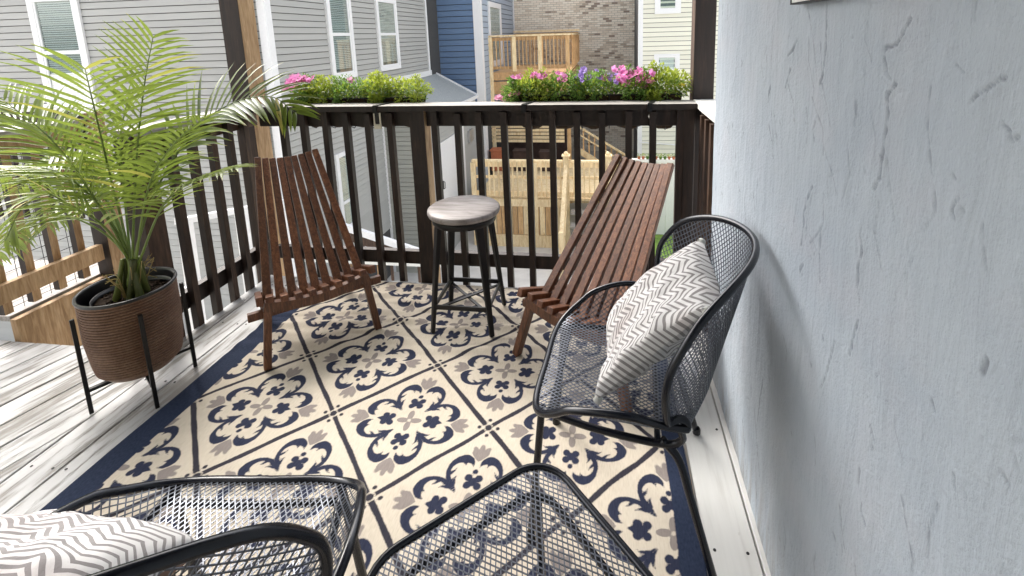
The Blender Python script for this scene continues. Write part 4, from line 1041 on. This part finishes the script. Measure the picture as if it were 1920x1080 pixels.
b = MB(); b.bar((AX, 12.02, .37), (BX+.2, 12.02, -.285), .05, .06); b.bar((BX+.20, BY0-.16, -.31), (BX+.20, 12.04, -.31), .05, .09); b.build('drip_edge', 'white', gh)
b = MB(); b.box((AX+.0, BY0-.035, GZ), (AX+.06, BY0, -.38)); b.build('bay_trim', 'white', gh)
MB().box((BX, 10.6, -3.3), (BX+.045, 11.0, -.62)).build('bay_trim', 'white', gh)
dr = MB(); dr.box((BX, 8.95, -3.3), (BX+.05, 10.35, -1.05)); d_ = dr.build('door', 'white', gh)
b = MB(); b.box((BX+.05, 9.05, -2.15), (BX+.09, 9.09, -1.95)); b.tube([(BX+.08, 9.07, -1.95), (BX+.12, 9.07, -1.98), (BX+.12, 9.07, -2.12), (BX+.08, 9.07, -2.15)], .008, 6); b.build('handle', 'handle', d_)
b = MB(); b.box((BX+.024, 11.35, -1.55), (BX+.10, 11.75, -1.2)); b.build('wall_lamp', 'steel', gh)
# porch with white railing at the foot of the grey house
wr = thing('white_porch_railing', 'white painted porch railing beyond the left deck edge', 'railing')
A0, A1, B0_, B1 = np.array((-2.45, 1.80, -.03)), np.array((-2.45, 3.2, -.34)), np.array((-2.45, 1.75, -.62)), np.array((-2.45, 3.2, -.84))
b = MB(); b.bar(A0, A1, .07, .05); b.build('top_rail', 'white', wr); b = MB(); b.bar(B0_, B1, .05, .06); b.build('bottom_rail', 'white', wr)
for i in range(7):
    k = (i+.3)/7; p = A0+(A1-A0)*k; q = B0_+(B1-B0_)*k; b = MB(); b.bar(q-np.array([0, 0, .02 if i % 3 else .9]), p, .035 if i % 3 else .08, .035 if i % 3 else .08, (0, 1, 0)); b.build('baluster' if i % 3 else 'post', 'white', wr)
# side stair of the grey house
ss = thing('side_stair', 'wooden stair with a white handrail below the grey house', 'stairs')
b = MB(); b.bar((-3.15, 5.0, -1.36), (-1.55, 5.0, -1.86), .06, .10); b.build('handrail', 'white', ss)
b = MB(); b.bar((-3.15, 5.03, -1.52), (-1.75, 5.03, -1.90), .04, .14); b.build('stringer', 'stain_brown_lit', ss)
for i in range(8):
    x = -3.2+i*.22; MB().box((x, 5.06, -2.45), (x+.035, 5.09, -1.55-i*.05)).build('baluster', 'lumber' if i % 2 else 'stain_brown_lit', ss)
b = MB(); b.box((-3.5, 4.7, -1.86), (-1.3, 5.0, -1.80)); b.build('landing', 'offwhite', ss)

# --- blue house
bh = thing('blue_house', 'blue sided house with broad white corner boards', 'house')
b = MB(); b.box((-12, 12.46, GZ), (-2.672, 17.55, 3.6)); b.build('wall', 'core', bh)
lap_boards(bh, 'sid_blue', (-4.55, 12.45), (1, 0), 1.72, -1.2, 3.6, .168, (0, -1))
lap_boards(bh, 'sid_paleblue', (-2.67, 12.6), (0, 1), 5.0, -1.2, 3.6, .168, (1, 0))
b = MB(); b.box((-2.86, 12.41, -3.9), (-2.635, 12.45, 3.6)); b.box((-2.67, 12.45, -3.9), (-2.632, 12.62, 3.6)); b.build('corner_board', 'white', bh)
MB().box((-2.67, 17.4, .2), (-2.62, 17.55, 3.6)).build('corner_board', 'white', bh)
MB().box((-4.27, 12.40, -1), (-4.03, 12.45, 3.6)).build('corner_board', 'white', bh)
b = MB(); b.box((-4.40, 12.15, -1), (-4.27, 12.44, 3.6)); b.build('downspout_chase', 'white', bh)
window(bh, (-2.67, 13.35), (0, 1), (1, 0), 1.75, .42, 2.45, .16, 1.4)
# --- brick house
kh = thing('brick_house', 'pale weathered brick house far behind the decks', 'house')
BL, BR_, BY, CH, BW = -2.62, 2.3, 17.6, .082, .222
b = MB(); b.box((BL-4, BY+.012, GZ), (BR_+1, 24, 5)); b.build('wall', 'mortar', kh)
bb = MB(); bb.box((0, 0, 0), (BW-.016, .03, CH-.018)); bmeshes = []
for i in range(10):
    bb.sh = [i/9]*8; bmeshes.append(bb.mesh('brick', 'brick'))
rows = list(range(int(np.floor((-3.2-0)/CH)), int(2.9/CH))); rest = MB(); cand = []
for rI in rows:
    z = rI*CH; x = BL-.11*(rI % 2)
    while x < BR_:
        cand.append((x, z)); x += BW
near = sorted(cand, key=lambda c: (abs(c[0]-1.1)*.55+abs(c[1]-1.0)))[:295]; ns_ = set(near)
def bshade(): return min(1, max(0, random.gauss(.55, .28)))
for x, z in near:
    link('brick', bmeshes[int(bshade()*9)], kh, (x+random.uniform(-.004, .004), BY-.018+random.uniform(-.006, .006), z))
for x, z in cand:
    if (x, z) in ns_: continue
    rest.cur = bshade(); q = random.uniform(-.006, .006); rest.box((x, BY-.018+q, z), (x+BW-.016, BY+.012+q, z+CH-.018))
rest.build('brick', 'brick', kh, kind='stuff')
# --- cream house
ch = thing('cream_house', 'cream sided house with small white windows at the far right', 'house')
b = MB(); b.box((2.0, 13.81, GZ), (9, 19, 5)); b.build('wall', 'core', ch)
lap_boards(ch, 'sid_cream', (2.05, 13.8), (1, 0), 6, GZ, 3.4, .140, (0, -1))
b = MB(); b.box((1.92, 13.755, GZ), (2.06, 13.81, 3.4)); b.build('corner_board', 'white', ch)
window(ch, (2.40, 13.8), (1, 0), (0, -1), .76, 1.90, 3.1, .13, 2.6, blind=False)
window(ch, (2.40, 13.8), (1, 0), (0, -1), .76, -.25, .70, .11, .22, blind=True)
b = MB(); b.bar((2.0, 13.72, -2.05), (4.2, 13.72, -2.2), .03, .03); b.build('cable', 'white', ch)

# --- back decks of pine
def picket_run(parent, p, q, n, h, mat, th=.03, zoff=0):
    p = np.array(p, float); q = np.array(q, float)
    me = None
    for i in range(n):
        c = p+(q-p)*(i+.5)/n
        if me is None: me = MB().box((-th/2, -th/2, 0), (th/2, th/2, h)).mesh('baluster', mat)
        link('baluster', me, parent, (c[0], c[1], c[2]))
d1 = thing('upper_deck', 'upper cedar deck of the blue house with a picket railing', 'deck')
b = MB(); b.box((-2.6, 13.35, .20), (-.15, 17.3, .26)); b.build('floor', 'cedar', d1)
b = MB(); b.box((-2.63, 13.31, .02), (-.13, 13.35, .20)); b.box((-.15, 13.36, .02), (-.11, 17.3, .20)); b.build('rim_beam', 'cedar', d1)
b = MB(); b.box((-2.63, 13.29, -.42), (-.2, 13.34, -.02)); b.build('lower_beam', 'cedar', d1)
b = MB(); b.box((-2.66, 13.26, 1.36), (-.10, 13.40, 1.41)); b.box((-.19, 13.40, 1.36), (-.06, 17.3, 1.41)); b.box((-2.6, 17.1, 1.50), (-.06, 17.2, 1.56)); b.build('top_rail', 'pine', d1)
b = MB(); b.box((-2.6, 13.31, 1.24), (-.15, 13.35, 1.345)); b.box((-2.6, 13.31, .36), (-.15, 13.35, .45)); b.box((-.15, 13.4, 1.24), (-.11, 17.3, 1.345)); b.box((-2.6, 17.13, 1.3), (-.1, 17.17, 1.45)); b.build('rail', 'cedar', d1)
picket_run(d1, (-2.6, 13.29, .36), (-.2, 13.29, .36), 20, .98, 'cedar'); picket_run(d1, (-.09, 13.5, .36), (-.09, 17.2, .36), 22, .98, 'cedar'); picket_run(d1, (-2.6, 17.1, .36), (-.2, 17.1, .36), 18, 1.0, 'cedar')
for x in (-2.6, -1.85, -1.05, -.2):
    MB().box((x-.06, 13.25, -4 if x in (-2.6, -.2) else .3), (x+.06, 13.285, 1.35)).build('post', 'pine' if x != -.2 else 'cedar', d1)
for i in range(5):
    MB().box((-2.75, 13.24, -1.95+i*.115), (-.35, 13.27, -1.95+i*.115+.085)).build('slat', 'pine', d1)
b = MB(); b.box((-2.7, 14.6, GZ), (-.4, 14.7, -.5)); b.build('under_wall', 'dark_clutter', d1)
d3 = thing('garden_stair_rail', 'sloping pine stair railing right of the upper deck', 'stairs')
b = MB(); b.bar((.0, 13.1, -1.35), (1.75, 13.1, -2.45), .05, .06); b.bar((.0, 13.1, -2.1), (1.5, 13.1, -3.1), .05, .18); b.bar((.05, 13.1, -1.62), (1.75, 13.1, -2.7), .04, .04); b.build('handrail', 'pine', d3)
for i in range(10): MB().box((.06+i*.17, 13.12, -2.15-i*.108), (.10+i*.17, 13.16, -1.42-i*.108)).build('baluster', 'cedar', d3)
b = MB(); b.box((-.2, 13.3, GZ), (2.0, 13.35, -2.9)); b.build('skirt', 'pine', d3)
d2 = thing('lower_deck', 'lower pale pine deck with picket railing and board skirt', 'deck')
DY = 10.05
b = MB(); b.box((-2.38, DY, -2.72), (1.25, 13.2, -2.66)); b.build('floor', 'pine', d2)
b = MB(); b.box((-2.42, DY-.05, -1.73), (1.25, DY+.07, -1.68)); b.build('top_rail', 'pine', d2)
b = MB(); b.box((-2.4, DY-.02, -1.86), (1.25, DY+.02, -1.735)); b.box((-2.4, DY-.02, -2.16), (1.25, DY+.02, -2.09)); b.box((-2.4, DY-.02, -2.62), (1.25, DY+.02, -2.5)); b.build('rail', 'pine', d2)
picket_run(d2, (-2.4, DY-.04, -2.62), (-.1, DY-.04, -2.62), 19, .90, 'pine', .035); picket_run(d2, (.1, DY-.04, -2.62), (1.25, DY-.04, -2.62), 9, .90, 'pine', .035)
for x in (-2.38, -1.55, -.8): MB().box((x-.06, DY-.10, GZ), (x+.06, DY-.06, -1.74)).build('post', 'pine', d2)
for x, y in ((-.02, DY-.02), (1.0, DY-.02)):
    p_ = MB().box((x-.07, y-.07, GZ), (x+.07, y+.07, -1.56)).build('post', 'pine', d2)
    b = MB(); b.box((x-.10, y-.10, -1.56), (x+.10, y+.10, -1.53)); b.lathe([(.055, -1.53), (.06, -1.49), (.03, -1.45), (.005, -1.44)], (x, y, 0), 12); b.build('cap', 'pine', p_)
for i in range(17): MB().box((-2.38+i*.14, DY-.08, -3.62), (-2.38+i*.14+.125, DY-.055+.006*(i % 2), -2.86)).build('skirt_board', 'cedar' if i % 3 else 'pine', d2)
b = MB(); b.box((-2.4, DY-.11, -2.86), (-.05, DY-.05, -2.68)); b.box((-2.4, DY-.11, GZ), (-.05, DY-.05, -3.63)); b.build('fascia', 'pine', d2)
for i in range(5): MB().box((.1, DY-.15-.27*(i+1), -2.70-.23*(i+1)), (1.0, DY-.15-.27*i+.02, -2.66-.23*(i+1))).build('tread', 'grey_lumber', d2)
for s, x in ((1, -.02), (2, 1.05)):
    b = MB(); b.bar((x, DY-.05, -1.74), (x, DY-1.55, -3.0), .09, .05); b.build('stair_handrail', 'pine', d2)
    for i in range(8): MB().box((x-.02, DY-.2-i*.17, -2.68-i*.145), (x+.02, DY-.16-i*.17, -1.9-i*.143)).build('stair_baluster', 'pine', d2)
    b = MB(); b.bar((x, DY-.05, -2.8), (x, DY-1.55, -4.0), .05, .22); b.build('stringer', 'pine', d2)
    MB().box((x-.05, DY-1.6, GZ), (x+.05, DY-1.5, -2.9)).build('newel', 'pine', d2)
# things under the upper deck
for i, (x, z, lab) in enumerate(((-2.3, -2.4, 'red brown crate left under the upper deck'), (-1.6, -2.42, 'brown garden chair shape under the upper deck'), (-.8, -2.45, 'dark box right under the upper deck'))):
    b = MB(); b.box((x-.22, 12.4, -2.655), (x+.22, 12.75, z+.35)); b.box((x-.25, 12.38, z+.352), (x+.25, 12.77, z+.40)); tag(b.build('storage_crate', 'dark_clutter' if i != 0 else 'terracotta', bevel=.01), lab.replace('garden chair shape', 'storage crate in the middle'), 'crate', 'crates under the deck')
# white fence with pots
wf = thing('vinyl_fence', 'pale vinyl fence behind the right end of the back railing', 'fence')
for i in range(10): MB().box((1.6+i*.3, 11.0, GZ), (1.6+i*.3+.292, 11.03+.004*(i % 2), -1.95)).build('panel', 'offwhite', wf)
b = MB(); b.box((1.55, 10.95, -1.95), (4.7, 11.12, -1.89)); b.build('top_rail', 'offwhite', wf)
for i in range(9):
    x = 1.80+i*.11; lab = 'small plant pot %s on the vinyl fence' % (('at the left end', 'second from the left', 'third from the left', 'left of the middle', 'in the middle', 'right of the middle', 'third from the right', 'second from the right', 'at the right end')[i])
    t = thing('plant_pot', lab, 'pot', (x, 11.03, -1.89), 0, 'small pots on the fence')
    MB().lathe([(.028, 0), (.04, .07), (.043, .075)], n=12, capt=True).build('body', 'terracotta' if i in (0, 1, 4, 7, 8) else 'green', t); foliage(t, (0, 0, .09), .045, .045, .04, 26, 'lime' if i % 2 else 'green', .03)
